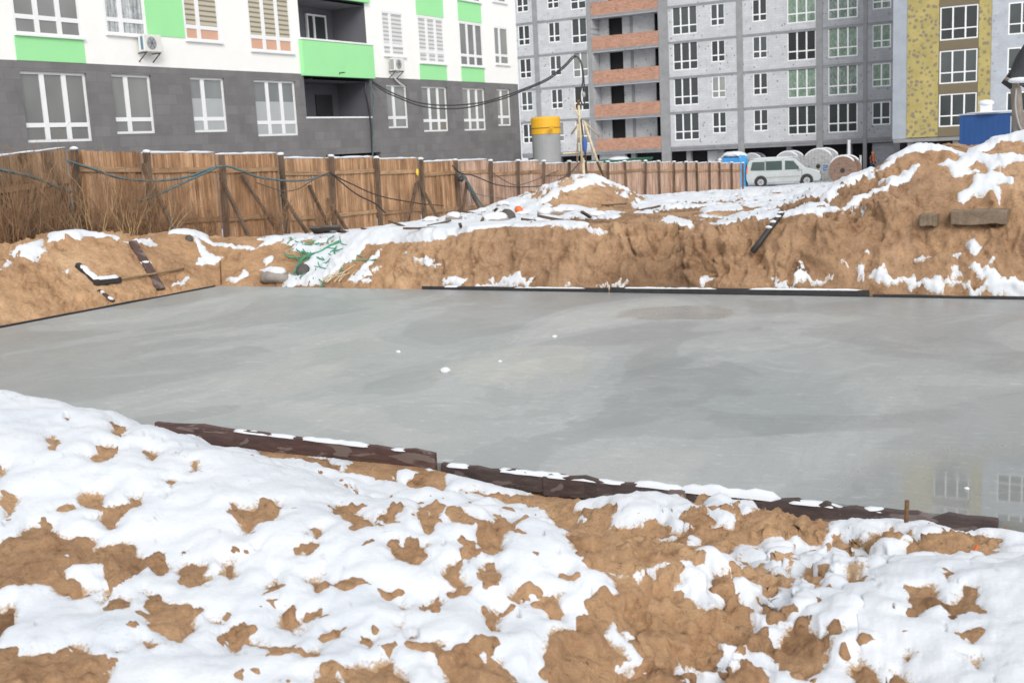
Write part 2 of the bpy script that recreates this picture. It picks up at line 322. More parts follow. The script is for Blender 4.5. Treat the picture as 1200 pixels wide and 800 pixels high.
M['jacket'] = pm('dark_jacket', (.04, .045, .06), .2, 6, .85, 0)
M['skin'] = pm('skin', (.50, .30, .22), .08, 6, .6, 0)
M['tarp'] = pm('dark_tarpaulin', (.035, .036, .042), .25, 4, .6, .4, .03)
M['bark'] = pm('post_bark', (.24, .20, .165), .3, 6, .85, .5, .02, (1, 1, .3))
M['beam'] = pm('old_concrete_beam', (.21, .155, .105), .35, 6, .9, .5, .02)
M['darkstone'] = pm('dark_stone', (.10, .09, .08), .35, 5, .85, .4, .02)
M['greystone'] = pm('grey_stone', (.30, .27, .24), .25, 5, .85, .4, .02)
M['net'] = pm('green_debris_net', (.06, .30, .17), .35, 8, .7, 0)
M['greensheet'] = pm('green_metal_sheet', (.02, .12, .075), .15, 3, .6, 0)
M['whitesheet'] = pm('white_board', (.70, .71, .72), .04, 3, .6, 0)
M['orangeplastic'] = pm('orange_plastic', (.75, .16, .03), .1, 6, .5, 0)
M['bluecloth'] = pm('blue_cloth', (.05, .12, .35), .2, 6, .8, .2)
M['yellowtape'] = pm('yellow_tape', (.75, .55, .06), .1, 6, .6, 0)

# ------------------------------------------------------------------ mesh helpers
class MB:
    def __init__(s): s.v = []; s.f = []; s.t = []
    def add(s, vs, fs, tint=0.):
        o = len(s.v); s.v += [tuple(map(float, p)) for p in vs]; s.f += [tuple(i+o for i in q) for q in fs]; s.t += [tint]*len(vs); return s
    def box(s, a, b, tint=0.):
        x0, y0, z0 = a; x1, y1, z1 = b
        return s.add([(x0, y0, z0), (x1, y0, z0), (x1, y1, z0), (x0, y1, z0), (x0, y0, z1), (x1, y0, z1), (x1, y1, z1), (x0, y1, z1)],
                     [(0, 3, 2, 1), (4, 5, 6, 7), (0, 1, 5, 4), (1, 2, 6, 5), (2, 3, 7, 6), (3, 0, 4, 7)], tint)
    def beam(s, p, q, w, h, up=(0, 0, 1), tint=0., jit=0., seg=1):
        """rectangular bar from p to q, width w across, h along 'up'"""
        p = np.array(p, float); q = np.array(q, float); d = q-p; L = np.linalg.norm(d); d /= L
        u = np.array(up, float); sd = np.cross(d, u); sd /= np.linalg.norm(sd)+1e-9; u = np.cross(sd, d)
        vs = []; fs = []
        for i in range(seg+1):
            c = p+d*L*i/seg; j = (RNG.random(2)-.5)*2*jit if 0 < i < seg else np.zeros(2); jt = (RNG.random()-.5)*2*jit
            c = c+sd*j[0]+u*j[1]
            for a, b in ((-1, -1), (1, -1), (1, 1), (-1, 1)): vs.append(c+sd*a*w/2+u*(b*h/2+(jt if b > 0 else 0)))
        for i in range(seg):
            for k in range(4): fs.append((i*4+k, i*4+(k+1) % 4, i*4+4+(k+1) % 4, i*4+4+k))
        fs += [(3, 2, 1, 0), tuple(seg*4+k for k in range(4))]
        return s.add(vs, fs, tint)
    def tube(s, pts, r, n=6, cap=True, tint=0.):
        pts = [np.array(p, float) for p in pts]; rs = r if isinstance(r, (list, tuple)) else [r]*len(pts)
        vs = []; fs = []; pu = None
        for i, p in enumerate(pts):
            d = pts[min(i+1, len(pts)-1)]-pts[max(i-1, 0)]; d = d/(np.linalg.norm(d)+1e-9)
            if pu is None: pu = np.cross(d, (0, 0, 1) if abs(d[2]) < .9 else (1, 0, 0))
            pu = pu-d*(pu@d); pu = pu/(np.linalg.norm(pu)+1e-9); w = np.cross(d, pu)
            for k in range(n):
                a = 2*math.pi*k/n; vs.append(p+(pu*math.cos(a)+w*math.sin(a))*rs[i])
        for i in range(len(pts)-1):
            for k in range(n): fs.append((i*n+k, i*n+(k+1) % n, (i+1)*n+(k+1) % n, (i+1)*n+k))
        if cap: fs += [tuple(range(n))[::-1], tuple((len(pts)-1)*n+k for k in range(n))]
        return s.add(vs, fs, tint)
    def lathe(s, prof, n=24, c=(0, 0, 0), axis='z'):
        vs = []; fs = []
        for r, z in prof:
            for k in range(n):
                a = 2*math.pi*k/n; x, y = r*math.cos(a), r*math.sin(a)
                p = (x, y, z) if axis == 'z' else ((x, z, y) if axis == 'y' else (z, x, y)); vs.append((p[0]+c[0], p[1]+c[1], p[2]+c[2]))
        for i in range(len(prof)-1):
            for k in range(n): fs.append((i*n+k, i*n+(k+1) % n, (i+1)*n+(k+1) % n, (i+1)*n+k))
        fs += [tuple(range(n)), tuple((len(prof)-1)*n+k for k in range(n))]
        return s.add(vs, fs)
    def lump(s, c, r, sq=(1, 1, 1), amp=.25, seed=0, n=10, fr=1.3):
        """irregular rounded lump (stone, clod, snow)"""
        vs = []; fs = []; c = np.array(c, float)
        for i in range(n+1):
            for k in range(2*n):
                th = math.pi*i/n; a = math.pi*k/n
                d = np.array([math.sin(th)*math.cos(a), math.sin(th)*math.sin(a), math.cos(th)])
                q = 1+amp*float(fbm3(*(np.array([e]) for e in d*fr+seed*3.7+11), 3, seed)[0]); vs.append(c+d*np.array(sq)*r*q)
        for i in range(n):
            for k in range(2*n): fs.append((i*2*n+k, (i+1)*2*n+k, (i+1)*2*n+(k+1) % (2*n), i*2*n+(k+1) % (2*n)))
        return s.add(vs, fs)
    def build(s, name, mat, parent=None, org=None, smooth=False, bevel=0):
        if org is None: org = parent['_o'] if parent is not None and '_o' in parent else (0, 0, 0)
        me = bpy.data.meshes.new(name); V = np.array(s.v)-np.array(org)
        me.from_pydata([tuple(p) for p in V], [], s.f); me.materials.append(mat)
        at = me.attributes.new('tint', 'FLOAT', 'POINT'); at.data.foreach_set('value', np.array(s.t, np.float32))
        if smooth: me.polygons.foreach_set('use_smooth', [True]*len(me.polygons))
        me.update()
        o = bpy.data.objects.new(name, me); COL.objects.link(o)
        if parent is not None: o.parent = parent
        else: o.location = org
        if bevel:
            b = o.modifiers.new('bevel', 'BEVEL'); b.width = bevel; b.segments = 2; b.limit_method = 'ANGLE'
        return o
def tag(o, label, cat, group=None):
    o['label'] = label; o['category'] = cat
    if group: o['group'] = group
    return o
def thing(name, loc, label, cat, group=None, rz=0):
    o = bpy.data.objects.new(name, None); COL.objects.link(o); o.location = tuple(map(float, loc)); o.rotation_euler = (0, 0, rz); o.empty_display_size = .2
    o['_o'] = [0., 0., 0.] if rz else [float(q) for q in loc]
    return tag(o, label, cat, group)
def local(o): o['_o'] = [0., 0., 0.]; return o
def solo(mb, name, mat, org, label, cat, group=None, smooth=False, bevel=0):
    return tag(mb.build(name, mat, None, org, smooth, bevel), label, cat, group)
def spline(P, k=8):
    P = [np.array(p, float) for p in P]; out = []
    for i in range(len(P)-1):
        a, b, c, d = P[max(i-1, 0)], P[i], P[i+1], P[min(i+2, len(P)-1)]
        for j in range(k):
            t = j/k; out.append(.5*((2*b)+(-a+c)*t+(2*a-5*b+4*c-d)*t*t+(-a+3*b-3*c+d)*t**3))
    return out+[P[-1]]

# ------------------------------------------------------------------ terrain
SX0, SX1, SY0, SY1 = -15.2, 9.0, 7.12, 16.38          # the concrete slab
def itp(x, P): return np.interp(x, [p[0] for p in P], [p[1] for p in P])
def smp(x, P, w=.25):
    return (itp(x-w, P)+itp(x-w/2, P)+itp(x, P)+itp(x+w/2, P)+itp(x+w, P))/5
T_P = [(-30, .6), (-15.5, .5), (-14.3, .60), (-12.8, .86), (-10.9, .92), (-8.85, 1.0), (-7.5, 1.03), (-5.8, .97), (-5, 1.02), (-4.4, 1.12), (-3.4, 1.25), (-2, 1.35), (10, 1.4), (30, 1.3)]
W_P = [(-30, 2.0), (-14, 2.0), (-12.2, 1.7), (-11, .95), (-9, .62), (-4, .62), (-2, .9), (10, 1.0)]
M_P = [(-30, 0), (-5.6, .9), (-5.2, 1.0), (-4.5, 1.3), (-3.9, 1.5), (-3.55, 1.67), (-3.3, 1.76), (-3.07, 1.9), (-2.78, 2.03), (-2.2, 2.05), (-2.0, 1.95), (-1.8, 2.02), (-1.45, 2.13), (-1, 2.2), (1, 2.3), (5, 2.0), (9, 1.4), (14, .7), (30, .4)]
CL_P = [(-60, .9), (5, 1.0), (13.4, 1.04), (14.3, 1.06), (15, 1.20), (15.7, 1.10), (16.8, .88), (17.7, .98), (18.5, .75), (20.2, .52), (22, .42), (30, .1), (80, -1.3), (400, -1.3)]
HC_P = [(-60, 1.2), (-8, 1.16), (-5.5, 1.11), (-4.1, .95), (-2.95, .82), (-2.2, .78), (-1.75, .73), (-1.5, .63), (-1.2, .50), (-.95, .54), (-.5, .60), (1, .68), (8, .9), (60, 1)]
YC_P = [(-60, 4.6), (-5.5, 4.1), (-4.1, 4.0), (-2.95, 3.82), (-2.0, 3.9), (-1.3, 4.3), (-.5, 4.6), (8, 4.8)]
def fence_ground(Y): return np.maximum(2.70-.0425*(Y-14.4)-2.02, -1.32)
def base_far(X, Y):
    b = np.maximum(.95-.042*(Y-17), -1.3)
    return b+.28*sst(-18, -12, X)*sst(20, 30, Y)*(1-sst(48, 64, Y))
def terrain(X, Y, rough=True):
    X = np.asarray(X, float); Y = np.asarray(Y, float)
    n1 = fbm2(X*.55, Y*.55, 3, 5)
    # --- far bank and plateau
    T = smp(X, T_P); zt = np.maximum(smp(X, M_P, .12), 0); B = base_far(X, Y)
    far = lerp(T, B, sst(17.4, 24, Y))
    ridge = np.where(Y < 18.5, lerp(T, zt, sst(17.15, 18.55, Y)), lerp(zt, B, sst(19.4, 25, Y)))
    far = np.where(zt > T, np.maximum(far, ridge), far)
    ax = X+11.6; prof = np.where(ax < 0, np.clip(1+ax/3.6, 0, 1), np.clip(1-ax/1.5, 0, 1)); prof = prof*prof*(3-2*prof)*.55+prof*.45
    far = far+.76*prof*np.exp(-((Y-26)/1.5)**2)
    far = far+(.10*n1+.09*fbm2(X*1.6, Y*1.6, 3, 9))*sst(17.6, 19.5, Y)*(1-.7*sst(40, 60, Y))
    # --- left bank, fence foot
    fg = fence_ground(Y)+.06*n1
    L = lerp(smp(Y, CL_P)+.05*n1, fg, sst(-17.9, -19.0, X))
    wl = sst(-14.0, -16.2, X)
    Z = lerp(far, L, wl)
    Z = np.where(X < -19, lerp(Z, np.maximum(fg, -1.32), sst(-19, -19.6, X)), Z)
    # --- cut faces around the slab
    wob = .16*fbm2(X*1.3+3, Y*.4, 3, 21)
    d1 = (Y-SY1-.10)+wob*.7; w1 = smp(X, W_P, .5)
    q1 = np.clip(d1/w1, 0, 1); q1 = np.where(w1 > 1.3, q1**.9, q1**.75)
    d2 = (SX0-.12-X)+.14*fbm2(Y*1.1, X*.5, 3, 33); q2 = np.clip(d2/2.0, 0, 1)**.85
    r = np.maximum(q1*(Y > SY1-1), q2)
    r = np.where(X > -12.5, r*r*(3-2*r)*.12+r*.88, r*r*(3-2*r)*.35+r*.65)
    pit = -.16
    zfar = pit+(Z-pit)*r+.05*sst(0, .25, np.maximum(d1, d2))*(1-r)
    # --- near side
    hc = smp(X, HC_P, .12); yc = itp(X, YC_P)+.10*fbm2(X*1.2, Y*0+2, 3, 41)
    t = np.clip((Y-yc)/(1.75), 0, 1)
    ridge2 = .20*np.exp(-((Y-6.05)/.55)**2)*sst(-3.8, -2.2, X)*sst(.35, .8, t)
    nz = hc*(1-(t*t*(3-2*t)*.85+t*.15))+ridge2
    nz = nz+.11*fbm2(X*1.7, Y*2.2, 3, 51)*sst(4.9, 5.6, Y)*(1-sst(6.7, 7.05, Y))
    back = hc-.085*np.clip(yc-Y, 0, 4)+.0*X
    nz = np.where(Y < yc, lerp(hc, lerp(back, .8, sst(1.6, .2, Y)), sst(0, .6, yc-Y)), nz)
    lum = fbm2(X*2.1, Y*2.1, 3, 61)
    sc_ = np.exp(-((X+1.22)/.42)**2)*sst(2.0, 2.8, Y)*(1-sst(5.6, 6.4, Y))+.45*np.exp(-((Y-5.7)/.5)**2)*sst(-4.6, -2.5, X)
    nz = nz+sc_*(.16*(np.abs(fbm2(X*2.6+5, Y*2.6, 3, 65))-.16)+.05*fbm2(X*6, Y*6, 2, 67))
    nz = nz+(.045*lum+.05*n1)*(1-sst(5.4, 6.8, Y))
    nz = nz-(.015+.115*sst(-4.7, -3.6, X))*sst(6.3, 6.95, Y)*(1-sst(-1.0, -.2, X)*.6)
    nz = np.where(X < -15.6, lerp(nz, L, sst(-15.6, -18, X)), nz)
    z = np.where((Y > SY0-.04) | (X < -17), zfar, nz)
    z = np.where((X > SX0-.02) & (X < SX1+.3) & (Y >= SY0-.10) & (Y <= SY1+.04), pit, z)
    east = sst(SX1+.3, SX1+1.5, X)
    z = np.where((X > SX1+.3) & (Y >= SY0-.1) & (Y <= SY1+.05), lerp(pit, 1.0, east), z)
    return z

def hits(P):
    """ground points seen at the given places of the photograph"""
    P = np.array(P, float); D = (VF[None]+VR[None]*((P[:, :1]-600)/FPX)+VU[None]*((400-P[:, 1:])/FPX))
    ts = np.exp(np.linspace(math.log(2.0), math.log(120), 1500)); out = np.zeros((len(P), 3))
    for i, d in enumerate(D):
        Q = C0+ts[:, None]*d; g = terrain(Q[:, 0], Q[:, 1]); k = np.argmax(Q[:, 2] < g)
        if Q[k, 2] >= g[k]: k = len(ts)-1
        out[i] = (Q[k, 0], Q[k, 1], g[k])
    return out
def hit(x, y): return hits([(x, y)])[0]

SAND_STRIP = [[(250,513),(300,520),(400,530),(505,555),(560,560),(650,560),(700,575),(800,585),(862,598),(862,640),(810,655),(760,668),(735,672),(704,669),(690,650),(664,633),(650,615),(640,598),(560,582),(470,567),(400,552),(300,531),(250,522)]]
SNOW_NEAR = [[(516,583),(522,566),(540,556),(557,546),(572,556),(600,552),(632,552),(647,562),(639,570),(626,569),(622,580),(600,584),(575,582),(562,576),(557,578),(540,575),(532,583)],
 [(674,599),(682,584),(693,572),(708,566),(721,568),(739,575),(760,581),(780,572),(793,583),(808,591),(823,592),(838,584),(860,597),(860,617),(838,623),(834,612),(830,602),(808,603),(802,606),(812,619),(789,626),(780,617),(752,617),(741,619),(726,623),(713,620),(721,604),(717,593),(687,597)],
 [(765,636),(784,630),(790,632),(773,640)], [(805,629),(817,636),(818,644),(810,643)], [(676,608),(682,604),(686,612),(680,616)],
 [(239,518),(254,514),(273,519),(293,526),(302,520),(316,526),(305,533),(288,531),(259,523)], [(336,531),(361,526),(378,524),(395,533),(432,542),(401,550),(387,541),(364,536)],
 [(460,558),(475,551),(492,554),(480,563),(466,568)]]
SAND_NEAR = [[(858,614),(880,601),(918,602),(928,612),(950,610),(976,610),(970,625),(960,641),(925,632),(858,640)], [(975,635),(985,627),(1010,628),(1040,622),(1062,624),(1068,626),(1058,635),(1010,640),(990,645),(976,647)],
 [(1060,645),(1078,636),(1098,628),(1140,629),(1165,632),(1172,638),(1160,652),(1130,652),(1118,648),(1100,652),(1080,650),(1066,652)],
 [(704,669),(724,692),(720,709),(705,705),(694,709),(689,732),(652,738),(650,758),(641,764),(654,815),(780,815),(795,783),(815,779),(832,778),(845,760),(868,755),(882,757),(891,746),(882,735),(884,717),(877,704),(852,700),(835,711),(820,713),(810,699),(793,694),(790,668),(772,669),(745,684),(735,672)],
 [(57,516),(64,512),(71,521),(62,531)], [(130,505),(138,501),(147,503),(147,511),(139,516),(133,511)], [(106,541),(116,534),(119,523),(130,523),(135,531),(127,540),(115,546)], [(169,533),(172,528),(190,530),(189,536),(181,542),(174,539)],
 [(4,590),(13,581),(25,583),(23,593),(17,604),(8,610),(2,602)], [(90,585),(100,577),(125,582),(123,592),(115,599),(96,596)], [(105,612),(121,600),(132,594),(149,596),(155,585),(168,582),(161,596),(140,613),(134,622),(123,617)], [(70,602),(87,596),(89,599),(74,604)],
 [(188,563),(198,561),(210,564),(202,571),(192,570)], [(222,546),(234,542),(232,553),(223,554)], [(-6,545),(3,548),(5,560),(-6,570)],
 [(-20,645),(0,638),(18,628),(40,616),(66,625),(88,629),(116,638),(110,647),(149,638),(168,656),(192,651),(201,664),(188,673),(171,664),(152,676),(137,688),(131,676),(122,665),(92,669),(75,677),(72,690),(88,686),(111,695),(95,703),(66,697),(50,688),(18,689),(-20,697)],
 [(121,692),(128,690),(130,700),(124,706)], [(124,715),(140,700),(152,703),(140,716)], [(209,663),(222,659),(239,657),(239,674),(251,675),(248,683),(233,687),(212,680)], [(257,662),(269,659),(279,665),(276,678),(269,683),(257,675)],
 [(272,596),(287,596),(299,599),(318,591),(329,600),(320,614),(299,617),(288,627),(279,611)], [(365,621),(377,620),(378,630),(371,636),(365,629)], [(347,647),(362,642),(372,645),(363,655),(350,650)], [(386,595),(400,592),(416,600),(412,608),(392,604)],
 [(363,683),(372,680),(380,689),(369,696)], [(314,689),(320,686),(324,692),(317,694)], [(170,695),(185,700),(200,707),(212,710),(236,719),(227,731),(225,746),(209,757),(195,753),(172,735)], [(249,726),(267,726),(260,735),(251,732)],
 [(258,749),(272,741),(287,737),(293,749),(305,756),(320,761),(341,762),(338,770),(320,771),(302,761),(287,759),(276,764)], [(326,720),(339,722),(342,729),(368,726),(350,737),(347,746),(332,738),(329,734)], [(383,744),(396,744),(393,752),(383,750)],
 [(366,764),(380,759),(377,770),(359,779),(357,774)], [(365,797),(380,785),(390,788),(400,800),(402,815),(366,815)], [(404,605),(418,602),(436,614),(430,621),(418,624),(406,611)], [(445,609),(461,603),(466,614),(454,615)],
 [(490,609),(499,602),(504,609),(508,602),(518,603),(514,620),(503,627),(493,620)], [(529,606),(548,611),(541,618),(529,617)], [(556,623),(563,614),(580,618),(595,618),(598,629),(589,641),(577,650),(562,639)], [(542,638),(559,641),(559,656),(553,659),(547,647)],
 [(454,639),(472,641),(500,639),(499,656),(487,666),(472,659),(461,650)], [(520,674),(532,660),(542,662),(541,677),(548,684),(538,692),(529,683)], [(523,696),(544,696),(541,703),(526,703)], [(569,663),(589,668),(584,677),(568,683)],
 [(499,710),(511,704),(515,714),(503,719)], [(467,708),(481,714),(472,717)], [(572,716),(586,716),(588,740),(575,740)], [(604,695),(615,692),(613,703)], [(400,683),(413,685),(403,692),(393,688)], [(400,795),(418,784),(463,777),(465,791),(478,800),(480,815),(400,815)],
 [(514,780),(526,776),(556,784),(583,778),(597,796),(600,815),(515,815)], [(-20,768),(0,766),(32,769),(64,763),(79,768),(89,759),(106,766),(125,779),(125,815),(-20,815)], [(-15,717),(0,717),(13,709),(20,715),(15,732),(0,749),(-15,755)], [(132,766),(144,766),(140,773)], [(160,756),(173,757),(173,766),(164,762)],
 [(640,705),(652,694),(654,708),(665,718),(657,727),(645,722)], [(660,671),(669,667),(668,677),(661,676)], [(832,675),(845,671),(854,676),(852,688),(843,688)], [(858,671),(871,672),(877,659),(909,671),(927,672),(924,684),(894,687),(871,678)], [(937,669),(948,667),(963,682),(950,687)],
 [(897,710),(909,706),(922,716),(914,729),(899,723)], [(986,680),(999,665),(1008,676),(1014,689),(999,692)], [(1008,659),(1019,661),(1014,671)], [(1061,712),(1074,693),(1098,689),(1096,706),(1077,725),(1066,725)], [(1102,708),(1119,699),(1137,691),(1154,710),(1149,721),(1130,719),(1119,729)],
 [(1134,746),(1149,747),(1145,756)], [(1049,764),(1074,768),(1062,777)], [(1126,776),(1151,776),(1149,785)], [(972,736),(987,742),(978,747)], [(909,785),(922,740),(931,736),(972,759),(972,779),(957,792),(939,798)], [(997,783),(1010,777),(1031,783),(1031,815),(999,815)],
 [(1044,790),(1056,787),(1067,800),(1067,815),(1044,815)], [(832,789),(856,792),(875,785),(897,792),(905,815),(832,815)], [(1102,677),(1111,675),(1108,686)], [(472,738),(478,732),(476,745)], [(425,755),(440,758),(436,768)], [(500,762),(515,760),(524,764),(510,768)]]
SNOW_ISLE = [[(716,735),(724,732),(732,748),(738,760),(755,775),(770,790),(745,788),(720,792),(714,788),(726,770),(722,755),(712,745)], [(735,746),(742,744),(750,752),(742,753)], [(70,655),(80,653),(84,660),(74,662)]]
SNOW_FAR = [[(1028,202),(1040,194),(1048,185),(1070,174),(1090,171),(1115,173),(1132,181),(1150,173),(1165,165),(1185,159),(1210,159),(1210,168),(1185,164),(1165,171),(1160,177),(1145,183),(1135,188),(1115,178),(1090,176),(1070,180),(1048,190),(1035,203)],
 [(1030,212),(1052,205),(1055,198),(1075,193),(1078,196),(1065,208),(1050,225),(1040,225)], [(1098,195),(1120,190),(1140,180),(1160,185),(1170,180),(1165,192),(1145,192),(1135,200),(1146,202),(1120,210),(1112,200),(1100,197)], [(1165,188),(1180,181),(1205,185),(1205,192),(1185,190),(1178,197),(1168,193)],
 [(1122,235),(1140,217),(1140,210),(1160,200),(1172,203),(1190,213),(1185,218),(1168,216),(1174,228),(1172,238),(1160,225),(1145,228),(1130,237)], [(1155,192),(1170,192),(1175,197),(1160,197)], [(1131,290),(1142,283),(1152,296),(1140,302)], [(1116,301),(1128,305),(1120,310)],
 [(1018,325),(1030,318),(1045,330),(1070,328),(1080,335),(1095,325),(1105,335),(1130,340),(1140,348),(1205,352),(1205,335),(1180,330),(1165,318),(1140,315),(1137,320),(1158,328),(1150,340),(1110,335),(1100,345),(1060,338),(1035,340)],
 [(900,337),(930,335),(935,308),(938,310),(945,330),(975,330),(970,336),(945,343),(920,343)], [(985,309),(992,307),(993,312),(986,313)], [(1012,298),(1018,296),(1018,300)], [(1003,322),(1012,319),(1013,324),(1004,326)], [(1068,307),(1076,305),(1090,299),(1080,307)], [(1160,308),(1165,306),(1166,312),(1161,313)], [(1114,318),(1124,315),(1128,325),(1116,325)],
 [(985,245),(1000,235),(1020,228),(1045,225),(1042,230),(1020,233),(1000,243),(990,247)], [(998,243),(1010,240),(1015,250),(1005,254)], [(900,243),(930,235),(965,222),(985,208),(1005,203),(1025,205),(1028,210),(1010,212),(1000,220),(985,225),(975,238),(960,238),(965,230),(940,235),(930,242)],
 [(770,262),(785,257),(810,260),(812,266),(795,266)], [(855,258),(880,254),(905,250),(905,254),(880,258)], [(648,268),(660,265),(695,267),(710,273),(700,275),(690,271)], [(600,325),(612,322),(610,330),(624,332),(622,340),(600,338)], [(660,338),(670,334),(668,340)], [(820,336),(832,328),(828,337)], [(700,341),(725,336),(735,340)], [(545,341),(560,336),(600,337),(600,341)],
 [(340,330),(350,315),(365,305),(360,297),(340,295),(350,288),(390,285),(400,278),(430,265),(470,262),(520,262),(560,258),(600,260),(600,266),(560,270),(530,275),(510,285),(490,284),(460,285),(430,287),(425,295),(415,310),(400,315),(395,322),(380,332),(360,335)],
 [(408,330),(420,322),(435,305),(450,290),(445,300),(430,318),(440,315),(448,312),(435,325),(420,335)], [(485,305),(500,301),(515,308),(512,317),(505,315)], [(425,335),(435,330),(440,336)], [(515,337),(535,328),(550,332),(540,340)], [(570,335),(590,328),(602,325),(602,338)], [(472,293),(480,297),(475,300)],
 [(300,292),(320,288),(350,280),(358,267),(340,275),(310,285)], [(325,335),(340,322),(350,330),(340,337)], [(303,318),(320,313),(330,315),(315,320)], [(308,305),(320,300),(322,303),(312,312)],
 [(0,318),(10,305),(15,293),(50,281),(55,295),(40,308),(20,300),(8,315)], [(55,285),(70,273),(87,269),(105,274),(130,277),(150,282),(175,282),(185,288),(178,289),(150,285),(130,281),(100,278),(95,283),(80,279),(65,286)], [(198,275),(205,269),(225,272),(245,282),(270,287),(300,291),(300,295),(270,291),(250,288),(230,279),(205,275)],
 [(225,278),(235,285),(240,295),(262,303),(255,310),(245,310),(228,312),(235,300)], [(200,340),(205,332),(222,325),(225,328),(210,336)], [(265,327),(280,325),(285,315),(293,322),(275,333)], [(72,318),(80,316),(79,322)], [(34,288),(42,286),(40,291)],
 [(590,255),(620,238),(650,225),(690,211),(710,208),(713,214),(690,217),(655,231),(625,244)], [(655,240),(700,246),(690,252),(650,250)], [(840,260),(880,255),(920,250),(960,246),(985,242),(985,246),(960,250),(920,254),(880,259),(840,264)], [(600,262),(640,260),(690,262),(690,265),(640,265),(600,268)], [(740,240),(790,232),(850,228),(850,233),(800,238),(750,246)], [(820,246),(870,242),(870,246),(825,251)]]
SAND_FAR = [[(614,254),(650,237),(690,220),(706,219),(738,238),(752,249),(700,252),(660,254)], [(722,254),(790,245),(850,240),(905,243),(870,250),(790,258),(735,260)], [(1000,236),(1030,215),(1035,205),(1050,192),(1090,178),(1130,186),(1100,195),(1070,200),(1040,226)]]

def poly_sd(px, py, Q):
    """signed distance, positive inside"""
    Q = np.asarray(Q); d = np.full(px.shape, 1e9); ins = np.zeros(px.shape, bool)
    for i in range(len(Q)):
        a = Q[i]; b = Q[(i+1) % len(Q)]; e = b-a; L = e@e+1e-12
        t = np.clip(((px-a[0])*e[0]+(py-a[1])*e[1])/L, 0, 1)
        d = np.minimum(d, (px-a[0]-t*e[0])**2+(py-a[1]-t*e[1])**2)
        c = (a[1] > py) != (b[1] > py)
        with np.errstate(divide='ignore', invalid='ignore'): xi = (b[0]-a[0])*(py-a[1])/(b[1]-a[1])+a[0]
        ins ^= c & (px < xi)
    d = np.sqrt(d); return np.where(ins, d, -d)
def world_polys(L):
    flat = [p for q in L for p in q]; H = hits(flat); out = []; k = 0
    for q in L: out.append(H[k:k+len(q), :2]); k += len(q)
    return out

